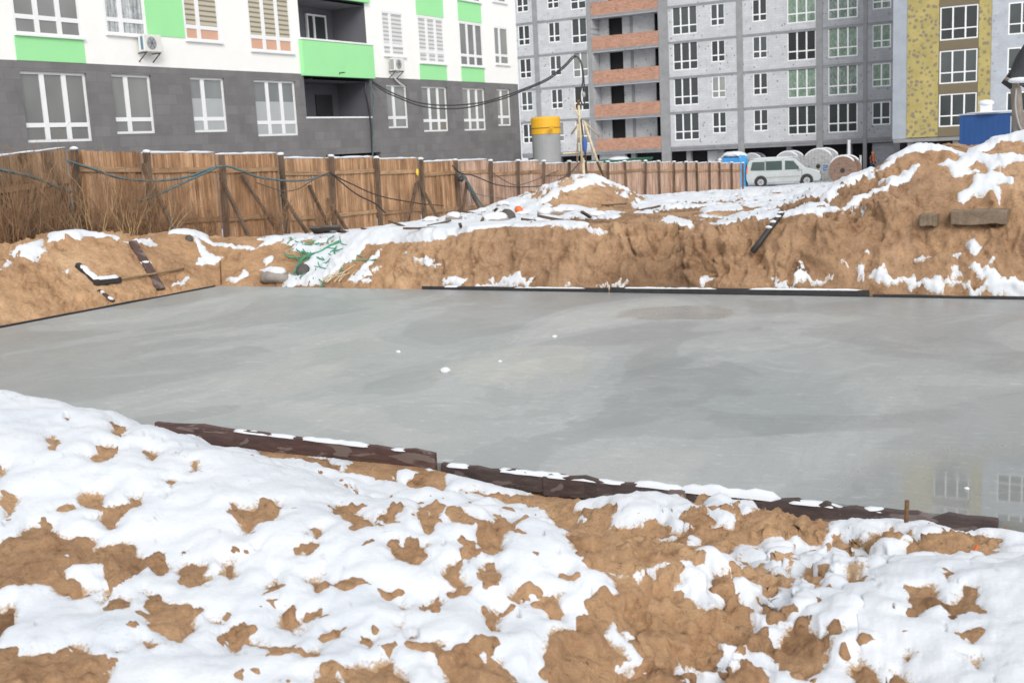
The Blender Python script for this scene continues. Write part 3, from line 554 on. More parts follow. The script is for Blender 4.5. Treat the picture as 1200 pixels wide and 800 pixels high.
def build_ground():
    half = math.radians(30); fine = np.arange(-half, half, math.radians(.066))
    coarse = np.arange(half, 2*math.pi-half, math.radians(1.6)); az = np.concatenate([fine, coarse]); NA = len(az); NR = 760
    dirx = -np.sin(az+YW); diry = np.cos(az+YW)               # az counted to the left of the view axis
    rr = np.exp(np.linspace(math.log(.5), math.log(900), 1500)); R = np.zeros((NA, NR)); nf = len(fine)
    for i in [j for j in range(NA) if j >= nf or j % 4 == 0 or j == nf-1]:
        X = dirx[i]*rr; Y = diry[i]*rr; z = terrain(X, Y); dr = np.diff(rr); dz = np.diff(z); dist = np.sqrt(rr[:-1]**2+(EYE-z[:-1])**2)
        w = np.sqrt((dr*.55)**2+(dz*1.6)**2)/dist
        ins = (X[:-1] > SX0) & (X[:-1] < SX1) & (Y[:-1] > SY0) & (Y[:-1] < SY1)
        w = w*np.where(ins, .12, 1)*np.where(rr[:-1] < 2.4, .35, 1)*np.where(rr[:-1] > 90, .15, 1); w = w+2e-5
        c = np.concatenate([[0], np.cumsum(w)]); R[i] = np.interp(np.linspace(0, c[-1], NR), c, rr)
    known = [j for j in range(nf) if j % 4 == 0 or j == nf-1]
    for j in range(nf):
        if j not in known:
            a = j//4*4; b = min(a+4, nf-1); R[j] = R[a]+(R[b]-R[a])*(j-a)/(b-a)
    # smooth the spacing across neighbouring columns so that quads stay well shaped
    Rf = R[:nf].copy(); k = 4
    pad = np.concatenate([Rf[:1].repeat(k, 0), Rf, Rf[-1:].repeat(k, 0)]); R[:nf] = sum(pad[j:j+nf] for j in range(2*k+1))/(2*k+1)
    X = dirx[:, None]*R; Y = diry[:, None]*R; Z = terrain(X, Y)
    # normals of the smooth ground, displacement by 3-D noise (clods, erosion)
    P = np.stack([X, Y, Z], -1)
    da = np.roll(P, -1, 0)-np.roll(P, 1, 0); dr = np.gradient(P, axis=1); N = np.cross(dr, da); N /= np.linalg.norm(N, axis=-1, keepdims=True)+1e-12
    N *= np.sign(N[..., 2:3]+1e-9)
    steep = np.clip((1-N[..., 2])*2.2, 0, 1)
    inslab = (X > SX0-.05) & (X < SX1) & (Y > SY0-.06) & (Y < SY1+.06)
    amp = np.where(inslab, 0, 1)*np.where(R > 40, .5, 1)
    near = (Y < SY0)
    edge = np.clip(np.maximum.reduce([Y-SY1-.05, SX0-.06-X, SY0-.08-Y])/.35, 0, 1)
    n_mid = fbm3(X*2.4, Y*2.4, Z*2.4, 3, 71); rid = 1-np.abs(fbm3(X*4.2, Y*4.2, Z*3.2, 3, 77))*2.2
    cut = sst(SY1, SY1+.2, Y)*(Y < 19.5)
    disp = (n_mid*.09*(.35+steep)*(1+.7*cut)+(rid-.6)*.06*(.25+steep*(1+cut)))*amp*edge
    mod = .25+1.0*sst(-.12, .28, fbm3(X*.9, Y*.9, Z*.9, 2, 87))
    crk = np.clip(1-np.abs(fbm3(X*1.5, Y*1.5, Z*2.6, 3, 85))/.06, 0, 1)*sst(-.05, .2, fbm2(X*.8, Z*.9+Y*.3, 2, 86)); disp = disp-crk*.10*np.clip(steep*1.3, 0, 1)*edge*np.where(inslab, 0, 1)
    strat = np.where(cut > 0, .05*steep*fbm2(Z*7+.8*n_mid, X*.35, 3, 88), 0)*edge
    P1 = P+N*(disp*(.45+.55*mod)+strat)[..., None]
    n_f = fbm3(P1[..., 0]*9, P1[..., 1]*9, P1[..., 2]*9, 4, 81, .6); clod = np.maximum(fbm3(P1[..., 0]*16, P1[..., 1]*16, P1[..., 2]*16, 2, 91), 0)
    fineD = (n_f*.050+clod*np.where(near, .055, .08))*np.where(near, .55+.4*mod, mod)*amp*np.clip(edge+.0, 0, 1)*np.where(R > 30, .8, 1)
    # ---- snow value (metres from the edge of the patch, positive inside)
    wx = fbm2(X*7, Y*7, 4, 101, .6); wy = fbm2(X*7+40, Y*7, 4, 105, .6)
    wa = np.where(near, .060, .085); QX = X+wx*wa; QY = Y+wy*wa
    nlow = fbm2(X*.9, Y*.9, 4, 111); nhi = fbm2(X*5, Y*5, 4, 115, .6)
    nvh = fbm2(X*15, Y*15, 3, 119, .6); s_near = .13+.09*nlow-np.clip(nhi-.40, 0, 1)*1.4-np.clip(nvh-.46, 0, 1)*np.clip(nhi+.25, 0, 1)*3.0
    s_plat = .07+.40*nlow+.42*nhi-.22*steep
    s_bank = -.22+np.clip(nhi-.46, 0, 1)*1.6
    wpl = sst(17.5, 18.6, Y)*(1-sst(-15.5, -16.8, X)*(Y < 22))*(1-((X > -5.2) & (Y < 21.5)))
    s_bank = np.where((X > -9.5) & (X < -3.4), np.maximum(s_bank, .10-np.abs(Y-17.42-.12*nlow)*.9+.30*nlow+.12*nhi-.07), s_bank)
    s = lerp(s_bank, s_plat, wpl); s = np.where(near & (X > -16.5), s_near, s)
    s = np.where(Y > 34, np.maximum(s, .05+.35*nlow+.2*nhi), s); s = np.where(X < -20, .1+.3*nlow, s)
    s = np.where((Y > 21.5) & (X > -5.2), .2+.3*nlow, s); s = np.where(Y < 0, np.maximum(s, .12+.3*nlow), s)
    def apply(polys, add, bias=0.0):
        nonlocal s
        for Q in polys:
            m = .7; sel = (QX > Q[:, 0].min()-m) & (QX < Q[:, 0].max()+m) & (QY > Q[:, 1].min()-m) & (QY < Q[:, 1].max()+m)
            if not sel.any(): continue
            v = poly_sd(QX[sel], QY[sel], Q)+bias
            s[sel] = np.maximum(s[sel], v) if add else np.minimum(s[sel], -v)
    apply(world_polys(SAND_FAR), False); apply(world_polys(SAND_STRIP), False); apply(world_polys(SNOW_FAR), True, .012); apply(world_polys(SNOW_NEAR), True, .01)
    apply(world_polys(SAND_NEAR), False, -.006); apply(world_polys(SNOW_ISLE), True, .01)
    s = np.where(near & (X > -16), np.minimum(s, (SY0-.12-Y)*1.2), s)
    s = np.where(inslab, -1, s)
    kk = np.where(near, .045, .05); Tm = np.where(near, .038, .060)*np.where(R > 30, 1.4, 1)
    th = np.where(s > 0, Tm*(1-np.exp(-s/kk)), Tm*np.maximum(s, -.09)/kk*1.0)
    # melted hollows: bare patches sit a little lower and lumpier than the snow round them
    G = P1+N*fineD[..., None]
    up = np.stack([N[..., 0]*.5, N[..., 1]*.5, np.ones_like(Z)], -1)
    S = P1+N*(n_f*.010)[..., None]+up*th[..., None]
    V = G.reshape(-1, 3); VS = S.reshape(-1, 3)
    ia = np.arange(NA); ir = np.arange(NR-1); A, B = np.meshgrid(ia, ir, indexing='ij'); A2 = (A+1) % NA
    Fq = np.stack([A*NR+B, A*NR+B+1, A2*NR+B+1, A2*NR+B], -1).reshape(-1, 4)
    def mk(name, V, F, mat, attr=None):
        used = np.unique(F); mp = np.full(len(V), -1, np.int64); mp[used] = np.arange(len(used)); V = V[used]; F = mp[F]
        me = bpy.data.meshes.new(name); me.vertices.add(len(V)); me.vertices.foreach_set('co', V.astype(np.float32).ravel())
        me.loops.add(F.size); me.loops.foreach_set('vertex_index', F.astype(np.int32).ravel()); me.polygons.add(len(F))
        me.polygons.foreach_set('loop_start', np.arange(0, F.size, 4, dtype=np.int32)); me.polygons.foreach_set('use_smooth', np.ones(len(F), bool)); me.update(calc_edges=True)
        if attr is not None: a = me.attributes.new('loam', 'FLOAT', 'POINT'); a.data.foreach_set('value', attr.reshape(-1)[used].astype(np.float32))
        me.materials.append(mat); o = bpy.data.objects.new(name, me); COL.objects.link(o); return o
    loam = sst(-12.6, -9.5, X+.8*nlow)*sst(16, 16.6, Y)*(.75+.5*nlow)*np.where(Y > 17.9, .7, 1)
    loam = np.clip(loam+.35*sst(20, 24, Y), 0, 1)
    g = mk('ground', V, Fq, M['sand'], loam); g['kind'] = 'structure'
    sv = s.reshape(-1)[Fq].max(1); keep = sv > -.06
    so = mk('snow', VS, Fq[keep], M['snow'], s); so['kind'] = 'stuff'; so['label'] = 'patchy thin snow lying over the sandy soil'; so['category'] = 'snow'
    return g, so
build_ground()

# the slab
mb = MB(); mb.box((SX0, SY0+.012, -.155), (SX1, SY1, 0))
slab = solo(mb, 'foundation_slab', M['concrete'], (0, 0, 0), 'wide flat grey slab of wet fresh concrete filling the pit', 'concrete slab')

def gz(X, Y): return float(terrain(np.array([X]), np.array([Y]))[0])

# ------------------------------------------------------------------ formwork round the slab
def plank(name, p, q, w, h, mat, label, cat, group=None, seg=14, jit=.006, cap=None):
    p = np.array(p, float); q = np.array(q, float); org = (p+q)/2
    # built along local x so that the grain follows the board
    L = np.linalg.norm(q-p); d = (q-p)/L; rz = math.atan2(d[1], d[0]); ry = -math.asin(d[2])
    mb = MB(); mb.beam((-L/2, 0, 0), (L/2, 0, 0), w, h, (0, 0, 1), 0, jit, seg)
    o = mb.build(name, mat, None, (0, 0, 0), False, min(w, h)*.12); o.location = org; o.rotation_euler = (0, ry, rz); tag(o, label, cat, group); local(o)
    if cap:
        for a, b, t in cap:
            c = MB(); k = max(3, int((b-a)*L/.06)); P = []
            for i in range(k+1):
                f = i/k; e = math.sin(math.pi*f)**.35; P.append(((a+(b-a)*f-.5)*L, (RNG.random()-.5)*w*.25, h/2-.004+RNG.random()*t*.25))
            vs = []; fs = []; m = 8
            for i, x in enumerate(P):
                f = i/k; e = max(.05, min(1, math.sin(math.pi*f)*3))**.6; hh = t*e*(.75+.4*RNG.random()); ww = w*(.55+.12*RNG.random())*e+.004
                for j in range(m): an = math.pi*j/(m-1); vs.append((x[0], x[1]+math.cos(an)*ww, h/2-.012+math.sin(an)*hh))
            for i in range(k):
                for j in range(m-1): fs.append((i*m+j, (i+1)*m+j, (i+1)*m+j+1, i*m+j+1))
            fs += [tuple(range(m)), tuple(k*m+j for j in range(m))]
            c.add(vs, fs).build('snow_cap', M['snowcap'], o, (0, 0, 0), True)
    return o
plank('formwork_board', (-7.45, 7.06, .066), (-4.52, 7.03, .030), .05, .165, M['plank_brown'], 'brown painted timber formwork board with bare grey patches at the near edge of the slab', 'board', 'formwork boards along the slab edge', 16, .012, [(.30, .55, .020), (.55, .80, .028), (.86, .92, .015)])
plank('formwork_board', (-4.5, 7.095, -.062), (-3.45, 7.09, -.058), .05, .14, M['plank_black'], 'short blackened formwork board next to the end of the brown painted board', 'board', 'formwork boards along the slab edge', 10, .012, [(.02, .25, .03), (.45, 1.0, .03)])
plank('formwork_board', (-3.62, 7.075, -.065), (-2.52, 7.07, -.060), .05, .155, M['plank_black'], 'dark rough formwork board standing clear of the snow at the middle of the near edge', 'board', 'formwork boards along the slab edge', 10, .012, [(.0, .62, .02), (.62, 1.0, .04)])
plank('formwork_board', (-2.6, 7.085, -.072), (-.55, 7.06, -.062), .06, .155, M['plank_black'], 'long charred formwork log with ragged top at the right end of the near edge', 'board', 'formwork boards along the slab edge', 22, .016, [(.0, .36, .06), (.37, .55, .025), (.60, .70, .02)])
plank('formwork_board', (-10.6, 16.42, -.01), (-7.1, 16.44, .005), .03, .12, M['plywood'], 'left black plywood formwork strip at the far edge below the sand cut', 'board', 'formwork boards along the slab edge', 8, .006, [(.12, .22, .03), (.5, .9, .02)])
plank('formwork_board', (-7.05, 16.41, .015), (-3.05, 16.45, .03), .03, .13, M['plywood'], 'middle black plywood formwork strip at the far edge with snow on top', 'board', 'formwork boards along the slab edge', 8, .006, [(.05, .45, .025), (.55, .98, .025)])
plank('formwork_board', (-3.0, 16.44, -.01), (1.5, 16.42, -.005), .03, .09, M['plywood'], 'right thin black plywood formwork strip at the far edge under the high mound', 'board', 'formwork boards along the slab edge', 8, .006)
plank('formwork_board', (-15.26, 16.3, -.02), (-15.26, 9.2, -.01), .03, .08, M['plywood'], 'thin dark formwork strip along the left edge of the slab', 'board', 'formwork boards along the slab edge', 10, .006)
# crumbs of snow on the slab
for x, y, r, lab in ((522, 436, .048, 'largest white snow crumb on the middle of the wet slab'), (586, 424, .020, 'small snow crumb right of the largest one on the slab'), (650, 395, .026, 'snow crumb lying farthest back on the slab'), (467, 413, .024, 'snow crumb left of the largest one on the slab'), (1133, 573, .014, 'tiny snow crumb in the puddle near the right edge')):
    p = atz(x, y, 0); solo(MB().lump(p+np.array([0, 0, r*.35]), r, (1.3, 1, .75), .35, int(x)), 'snow_crumb', M['snowcap'], p, lab, 'snow crumb', 'snow crumbs on the slab', True)
def rod(name, a, b, r, mat, label, cat, group=None, n=8, wob=0.0):
    a = np.array(a, float); b = np.array(b, float); P = [a+(b-a)*t+(RNG.random(3)-.5)*wob*(0 < t < 1) for t in np.linspace(0, 1, 5)]
    return solo(MB().tube(P, r, n), name, mat, (a[0], a[1], min(a[2], b[2])), label, cat, group, True)
p = hit(1061, 622); q = pln(1063, 586, VF, p); rod('steel_stake', p-np.array([0, 0, .12]), q, .012, M['rust'], 'short rusty steel stake standing by the near formwork on the right', 'stake', 'steel stakes')
p = hit(259, 334); q = pln(258, 305, VF, p); rod('steel_stake', p-np.array([0, 0, .1]), q, .014, M['rust'], 'thin rusty stake at the far left corner of the slab', 'stake', 'steel stakes')
p = hit(1145, 650); mb = MB(); mb.beam(p+np.array([-.02, 0, .0]), p+np.array([.0, .01, .045]), .018, .008); o = solo(mb, 'litter_scrap', M['orangeplastic'], p, 'small red and white scrap of litter in the sand at the right', 'litter')

# ------------------------------------------------------------------ things lying on the cut faces
def along(name, pts, w, h, mat, label, cat, group=None, lift=.02, seg=8, jit=.004, snow=()):
    H = hits(pts); H[:, 2] += lift; a, b = H[0], H[-1]
    return plank(name, a, b, w, h, mat, label, cat, group, seg, jit, snow)
along('timber_board', [(156, 288), (189, 343)], .16, .05, M['plank_brown'], 'dark brown plank leaning on the sandy left bank', 'plank', None, .06, 8, .004, [(.42, .52, .02)])
along('steel_pipe', [(91, 314), (116, 336)], .10, .09, M['plywood'], 'short black pipe topped with snow on the left bank', 'pipe', None, .05, 8, .004, [(.12, .98, .05)])
along('steel_pipe', [(112, 337), (141, 333)], .12, .10, M['plywood'], 'thick black pipe end under snow beside the left edge of the slab', 'pipe', None, .06, 8, .004, [(.02, .95, .06)])
along('timber_board', [(116, 344), (134, 358)], .07, .04, M['plank_black'], 'thin snowy lath lying down to the left edge of the slab', 'lath', None, .04, 6, .004, [(.05, .45, .03), (.6, .98, .03)])
H = hits([(140, 334), (216, 321)]); H[:, 2] += .10; rod('timber_pole', H[0], H[1], .022, M['stick'], 'long thin tan pole lying across the leaning dark plank', 'pole', None, 8, .02)
H = hits([(882, 303), (917, 262)]); H[:, 2] += .05; rod('plastic_pipe', H[0], H[1]+np.array([0, 0, .06]), .045, M['plywood'], 'black pipe slanting down the far sand cut', 'pipe', None, 10, .01)
c = MB()
for t in (.55, .7, .85, .95): c.lump(H[0]+(H[1]-H[0])*t+np.array([0, -.01, .075]), .05, (1, .8, .5), .3, int(t*100))
b_ = c.build('snow_cap', M['snowcap'], COL.objects['plastic_pipe'], tuple(COL.objects['plastic_pipe'].location), True)
# buried beams
def beamblock(x0, y0, x1, y1, depth, out, label):
    a = hit((x0+x1)/2, y1+6); Yf = a[1]-out; A = atY(x0, y0, Yf); B = atY(x1, y1, Yf)
    mb = MB(); L = B[0]-A[0]; hh = A[2]-B[2]; org = ((A[0]+B[0])/2, Yf, (A[2]+B[2])/2)
    mb.beam((-L/2, depth/2, 0), (L/2, depth/2, 0), depth, hh, (0, 0, 1), 0, .012, 10)
    o = mb.build('concrete_beam', M['beam'], None, (0, 0, 0), False, .015); o.location = org; return tag(o, label, 'beam', 'old beams in the high mound')
beamblock(1077, 252, 1098, 265, 1.3, .12, 'short dark end of an old beam sticking out of the mound')
beamblock(1114, 247.5, 1180, 263, 1.5, .14, 'long old concrete beam sticking out of the high mound')
p = hit(322, 330); mb = MB(); mb.lump((0, 0, 0), .26, (1.25, .8, .55), .18, 4); o = mb.build('concrete_block', M['greystone'], None, (0, 0, 0), True); o.location = p+np.array([0, 0, .08]); tag(o, 'grey broken concrete block with snow at the far left slab corner', 'block'); local(o)
MB().lump((.05, .02, .11), .19, (1.1, .8, .45), .25, 5).build('snow_cap', M['snowcap'], o, (0, 0, 0), True)
p = hit(385, 276); mb = MB(); mb.beam((-.38, 0, 0), (.38, 0, .05), .5, .07, (0, 0, 1), 0, .02, 4); o = mb.build('stone_slab', M['darkstone'], None, (0, 0, 0), False, .01); o.location = p+np.array([0, -.05, .12]); o.rotation_euler = (math.radians(-24), math.radians(4), .35); tag(o, 'dark flat stone plate tilted out of the snow below the fence', 'stone'); local(o)
MB().lump((0, .08, .06), .34, (1.05, .55, .16), .25, 8).build('snow_cap', M['snowcap'], o, (0, 0, 0), True)
# snow-capped rubble on the plateau
RUB = [(612, 254, 'leftmost'), (640, 254, ''), (655, 251, ''), (668, 250, ''), (580, 262, ''), (532, 258, ''), (505, 262, ''), (470, 252, ''), (452, 257, ''), (590, 243, ''), (415, 268, ''), (560, 247, ''), (525, 240, ''), (700, 256, '')]
proto = None
for i, (x, y, _) in enumerate(RUB):
    p = hit(x, y)
    if proto is None:
        proto = MB().lump((0, 0, 0), .17, (1.2, .9, .7), .3, 21).build('rubble_stone', M['greystone'], None, (0, 0, 0), True); proto_c = MB().lump((0, 0, .06), .17, (1.15, .9, .55), .3, 22).build('snow_cap', M['snowcap'], proto, (0, 0, 0), True); o = proto
    else:
        o = proto.copy(); COL.objects.link(o); c = proto_c.copy(); COL.objects.link(c); c.parent = o
    o.location = p+np.array([0, 0, .03]); o.rotation_euler = (0, 0, i*1.7); k = .7+.8*((i*37) % 10)/10; o.scale = (k, k, k*.9)
    tag(o, 'snow-capped rubble stone among others on the strip below the fence', 'stone', 'snow-capped rubble stones')
for x, y, r, lab in ((595, 259, .15, 'dark bare stone in the snow below the fence, right of the rubble gap'), (222, 283, .08, 'small dark stone on the left bank crest'), (355, 322, .13, 'dark stone between snow and green netting')):
    p = hit(x, y); solo(MB().lump(p+np.array([0, 0, r*.4]), r, (1, .9, 1.1), .3, int(x)), 'dark_stone', M['darkstone'], p, lab, 'stone', None, True)
p = hit(608, 251); solo(MB().lump(p+np.array([0, 0, .10]), .10, (1, .8, .9), .2, 3), 'plastic_canister', M['orangeplastic'], p, 'small orange plastic canister lying in the snowy rubble', 'canister', None, True)
# crumpled green netting
mb = MB()
for i in range(34):
    x = random.uniform(335, 412); y = random.uniform(288, 332); n_ = random.randint(3, 5); pts = [(x, y)]; a = random.uniform(-2.7, -.2) if i % 3 else random.uniform(0, 6)
    for k in range(n_): a += random.uniform(-.7, .7); pts.append((pts[-1][0]+math.cos(a)*random.uniform(4, 9), pts[-1][1]+math.sin(a)*random.uniform(2, 5)))
    H = hits(pts); H[:, 2] += .055
    for k in range(1, len(H)):
        if np.linalg.norm(H[k]-H[k-1]) > .6: H[k] = H[k-1]
    mb.tube(spline(H, 3), random.uniform(.007, .016), 4)
H = hits([(345, 325), (352, 310), (362, 303), (375, 300), (388, 292), (398, 287)]); H[:, 2] += .06; mb.tube(spline(H, 5), .026, 5)
solo(mb, 'debris_netting', M['net'], tuple(H[0]), 'crumpled green debris netting half under snow on the far left slope', 'netting')
mb = MB()
for i in range(16):
    x = random.uniform(372, 425); H = hits([(x, 334), (x+random.uniform(6, 26), 334-random.uniform(6, 22))]); H[:, 2] += .04
    mb.tube([H[0], (H[0]+H[1])/2+np.array([0, 0, .03]), H[1]], .008, 4)
solo(mb, 'dry_grass', M['palewood'], tuple(hit(400, 333)), 'dry tan grass stalks at the foot of the far left slope', 'grass')

SCR = [(430, 272), (447, 262), (470, 268), (494, 272), (515, 266), (540, 270), (478, 244), (508, 250), (548, 252), (565, 264), (620, 262), (655, 262), (405, 275), (690, 258), (720, 244), (760, 248), (580, 250), (440, 250)]
proto_s = None
for i, (x, y) in enumerate(SCR):
    p = hit(x, y)
    if proto_s is None: proto_s = o = MB().beam((-.26, 0, 0), (.26, 0, .03), .05, .035, (0, 0, 1), .2, .006, 5).build('wood_scrap', M['post'], None, (0, 0, 0))
    else: o = proto_s.copy(); COL.objects.link(o)
    k = .6+((i*29) % 10)/10*1.0; o.location = p+np.array([0, 0, .05]); o.rotation_euler = (.3*math.sin(i*3.1), .25*math.cos(i*1.7), i*2.3); o.scale = (k, 1, 1); tag(o, 'dark scrap of timber poking out of the snow below the fence', 'wood scrap', 'timber scraps in the snow')
# ------------------------------------------------------------------ fence
FX = -19.5
POSTS = [10.0, 12.2, 14.43, 16.83, 18.89, 21.29, 23.63, 25.71, 27.98, 30.45, 32.71, 34.93, 36.91, 39.01, 41.29, 43.2, 45.25, 47.47, 49.65, 51.66, 53.67, 55.44, 57.31, 59.28, 61.22, 63.28, 65.45]
TOPS = [2.7, 2.68, 2.68, 2.78, 2.66, 2.53, 2.41, 2.29, 2.17, 2.05, 1.94, 1.83, 1.76, 1.66, 1.56, 1.49, 1.41, 1.36, 1.28, 1.2, 1.09, 1.02, .95, .87, .80, .70, .59]
fence = thing('wooden_fence', (FX, 40, -.3), 'long weathered wooden board fence with snow on its top edge', 'fence')
for i in range(len(POSTS)-1):
    y0, y1 = POSTS[i]+.02, POSTS[i+1]-.02; g0 = fence_ground(np.array((y0+y1)/2))-.25; t0 = TOPS[i]-.02; t1 = (TOPS[i]*.45+TOPS[i+1]*.55) if i > 3 else TOPS[i+1]; jt_ = random.uniform(-.05, .03) if i > 3 else 0; t0 += jt_; t1 += jt_+random.uniform(-.03, .03)*(i > 3)
    if i == 2: t0, t1 = 2.64, 2.80
    mb = MB(); y = y0; kk = 0
    while y < y1-.02:
        wd = min(random.uniform(.085, .14), y1-y); zt = t0+(t1-t0)*(y-y0)/(y1-y0)+random.uniform(-.03, .012)
        off = random.uniform(-.012, .012); mb.box((FX-.022+off, y+.006, float(g0)+random.uniform(-.02, .05)), (FX+off, y+wd-.006, zt), min(1, max(0, random.gauss(.5, .45)))); y += wd; kk += 1
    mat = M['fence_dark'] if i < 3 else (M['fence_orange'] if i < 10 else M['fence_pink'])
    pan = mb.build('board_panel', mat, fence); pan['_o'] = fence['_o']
    cap = MB(); m = 10; P = []
    for k in range(m+1):
        yy = y0+(y1-y0)*k/m; P.append((FX-.01+random.uniform(-.008, .008), yy, t0+(t1-t0)*k/m+.012+random.uniform(-.004, .008)))
    if i != 3: cap.tube(P, [(.012 if k in (0, m) else .030*(1+random.uniform(-.35, .35)))*(1.0 if i > 2 else .75) for k in range(m+1)], 7).build('snow_cap', M['snowcap'], pan, None, True)
    for zr, hh in ((.42, .11), (1.62, .11)):
        if i in (0, 1, 2) and zr > 1: zr = 1.35
        zb = t0-2.02+zr; ze = t1-2.02+zr
        MB().beam((FX+.025, y0, zb), (FX+.025, y1, ze), .045, hh, (0, 0, 1), random.random()).build('rail', M['rail'] if i > 2 else M['fence_dark'], fence)
for i, y in enumerate(POSTS):
    g0 = float(fence_ground(np.array(y)))-.3; zt = TOPS[i]+(.03 if i > 5 else -.02); lean = random.uniform(-.07, .07)
    w_ = .11 if i < 12 else .09
    po = MB().beam((FX+.10, y, g0), (FX+.10+lean, y+lean, zt), w_, w_, (0, 1, 0), random.random(), .006, 5).build('post', M['post'], fence)
    po['_o'] = fence['_o']
    if i not in (1, 5): MB().lump((FX+.09+lean, y+lean, zt+.02), .085, (1.25, .8, .55), .3, i+50, 6).build('snow_cap', M['snowcap'], po, None, True)
for x0, y0, x1, y1, X1 in ((168, 192, 209, 274, -18.35), (259, 208, 297, 288, -18.2), (330, 228, 363, 275, -18.5), (384, 233, 408, 262, -18.6), (362, 217, 388, 252, -18.9), (490, 212, 517, 246, -18.6), (488, 215, 476, 255, -19.0), (546, 214, 569, 256, -18.2), (547, 215, 539, 243, -18.8), (283, 205, 330, 262, -18.9), (138, 250, 160, 268, -18.9), (60, 190, 97, 235, -18.7)):
    a = atX(x0, y0, FX+.1); b = atX(x1, y1, X1); b[2] = min(b[2], gz(b[0], b[1])+.02)-.05
    MB().beam(a, b, .075, .075, (0, 1, 0), random.random(), .004, 4).build('brace', M['post'], fence)

# ------------------------------------------------------------------ bare shrubs
def shrub(c, h, spread, nst, name_lab, seed, lean=0.0, group='bare shrubs before the fence', twig=4, mat='twig'):
    rnd = random.Random(seed); mb = MB()
    def branch(p, d, L, r, lvl):
        P = [p]; q = p.copy(); d = d.copy(); ns = 5
        for k in range(ns):
            d = d+np.array([rnd.gauss(0, .12), rnd.gauss(0, .12), rnd.gauss(0, .07)+.02]); d /= np.linalg.norm(d); q = q+d*L/ns; P.append(q.copy())
        mb.tube(P, [r*(1-.75*k/ns) for k in range(ns+1)], 3, False)
        if lvl < 2:
            for k in range(twig if lvl == 0 else 2):
                j = rnd.randint(1, ns-1); dd = d+np.array([rnd.gauss(0, .55), rnd.gauss(0, .55), rnd.uniform(-.05, .45)]); dd /= np.linalg.norm(dd)
                branch(P[j], dd, L*rnd.uniform(.3, .55), r*.55, lvl+1)
    for i in range(nst):
        a = rnd.uniform(0, 6.28); rr = rnd.uniform(0, spread*.35); p = np.array([c[0]+math.cos(a)*rr*.5, c[1]+math.sin(a)*rr, c[2]-.05])
        d = np.array([math.cos(a)*rnd.uniform(0, .28), math.sin(a)*rnd.uniform(0, .5)+lean, 1.]); d /= np.linalg.norm(d)
        branch(p, d, h*rnd.uniform(.5, 1.05), rnd.uniform(.008, .016), 0)
    return solo(mb, 'bare_shrub', M[mat], c, name_lab, 'shrub', group)
SH = [(14.6, 1.7, 1.4, 34, 'bare brown shrub at the left frame edge before the dark fence boards'), (15.7, 1.8, 1.4, 34, 'tall bare twiggy shrub before the dark weathered fence boards'), (16.9, 1.5, 1.2, 30, 'bare shrub at the gap between dark and orange fence boards'), (17.9, 1.45, 1.3, 34, 'bare fanning shrub between the second and third fence posts'),
      (18.8, 1.3, 1.2, 26, 'bare shrub crossing the third fence post and its diagonal brace'), (20.2, 1.0, 1.0, 18, 'sparse bare shrub before the lightest orange boards'), (22.6, 1.15, 1.1, 20, 'bare shrub left of the post where the cables meet'), (24.6, .9, .9, 16, 'low bare shrub below the drooping cables'), (28.6, .75, .8, 12, 'small bare shrub with snow specks at the middle of the fence'), (31.0, .6, .7, 10, 'small bare twigs before the fence by the reddish post'), (52.5, .9, .9, 14, 'far bare shrub against the pinkish end of the fence')]
for i, (Y, h, sp, ns, lab) in enumerate(SH):
    X = -18.75-.25*((i*13) % 3)/2; shrub((X, Y, gz(X, Y)), h*1.15, sp*1.1, int(ns*1.1), lab, 300+i)
for Y, h, ns, lab in ((16.3, 1.5, 9, 'pale straight reeds before the dark weathered boards'), (17.35, 1.35, 10, 'pale straight reeds beside the first gap in the fence'), (18.3, 1.0, 7, 'few pale reeds left of the third fence post')):
    shrub((-18.55, Y, gz(-18.55, Y)), h, 1.0, ns, lab, int(Y*100), twig=2, mat='reed')
p = hit(322, 272); shrub((p[0], p[1], p[2]), .55, .9, 16, 'low dark shrub clump with snow on the twigs below the fence', 399)

# ------------------------------------------------------------------ cables
def cable(name, P, r, mat, label, k=8): return solo(MB().tube(spline(P, k), r, 6), name, mat, tuple(P[0]), label, 'cable', 'cables on the fence and in the air', True)
def onX(pts, X): return [atX(x, y, X) for x, y in pts]
cable('power_cable', onX([(-10, 197), (15, 202), (40, 208), (62, 217), (82, 225)], -19.2), .035, M['cable_teal'], 'thick teal wrapped cable end drooping on the dark boards at the far left')
cable('power_cable', onX([(80, 189), (95, 194), (112, 199), (130, 206), (150, 210), (178, 212), (205, 210), (225, 206), (240, 200), (252, 196), (266, 195), (280, 199), (300, 207), (318, 210), (338, 212), (360, 211), (374, 207), (385, 203)], -19.18), .030, M['cable_teal'], 'long teal wrapped cable running along the left part of the fence')
cable('power_cable', onX([(158, 237), (172, 233), (187, 227), (205, 219), (222, 211), (240, 203), (252, 197)], -19.12), .028, M['cable_teal'], 'teal cable end rising to the post left of the lightest boards')
cable('power_cable', onX([(300, 214), (318, 220), (332, 224), (348, 222), (362, 214), (374, 207), (384, 203)], -19.1), .014, M['cable_brown'], 'thin brown cable sagging left of the cable knot post')
cable('power_cable', onX([(386, 202), (400, 210), (415, 217), (432, 225), (450, 231), (470, 235), (495, 239), (520, 241)], -19.15), .018, M['cable'], 'black cable sagging from the knot post to the middle of the fence')
cable('power_cable', onX([(387, 203), (398, 212), (410, 222), (422, 230), (440, 239), (452, 250)], -19.05), .020, M['cable'], 'black cable falling steeply from the knot post to the snow')
cable('power_cable', onX([(530, 194), (540, 203), (552, 205), (565, 210), (580, 216), (600, 219), (620, 219), (640, 217), (655, 211), (668, 203), (683, 186)], -19.1), .020, M['cable'], 'black cable looping along the fence to the foot of the pole')
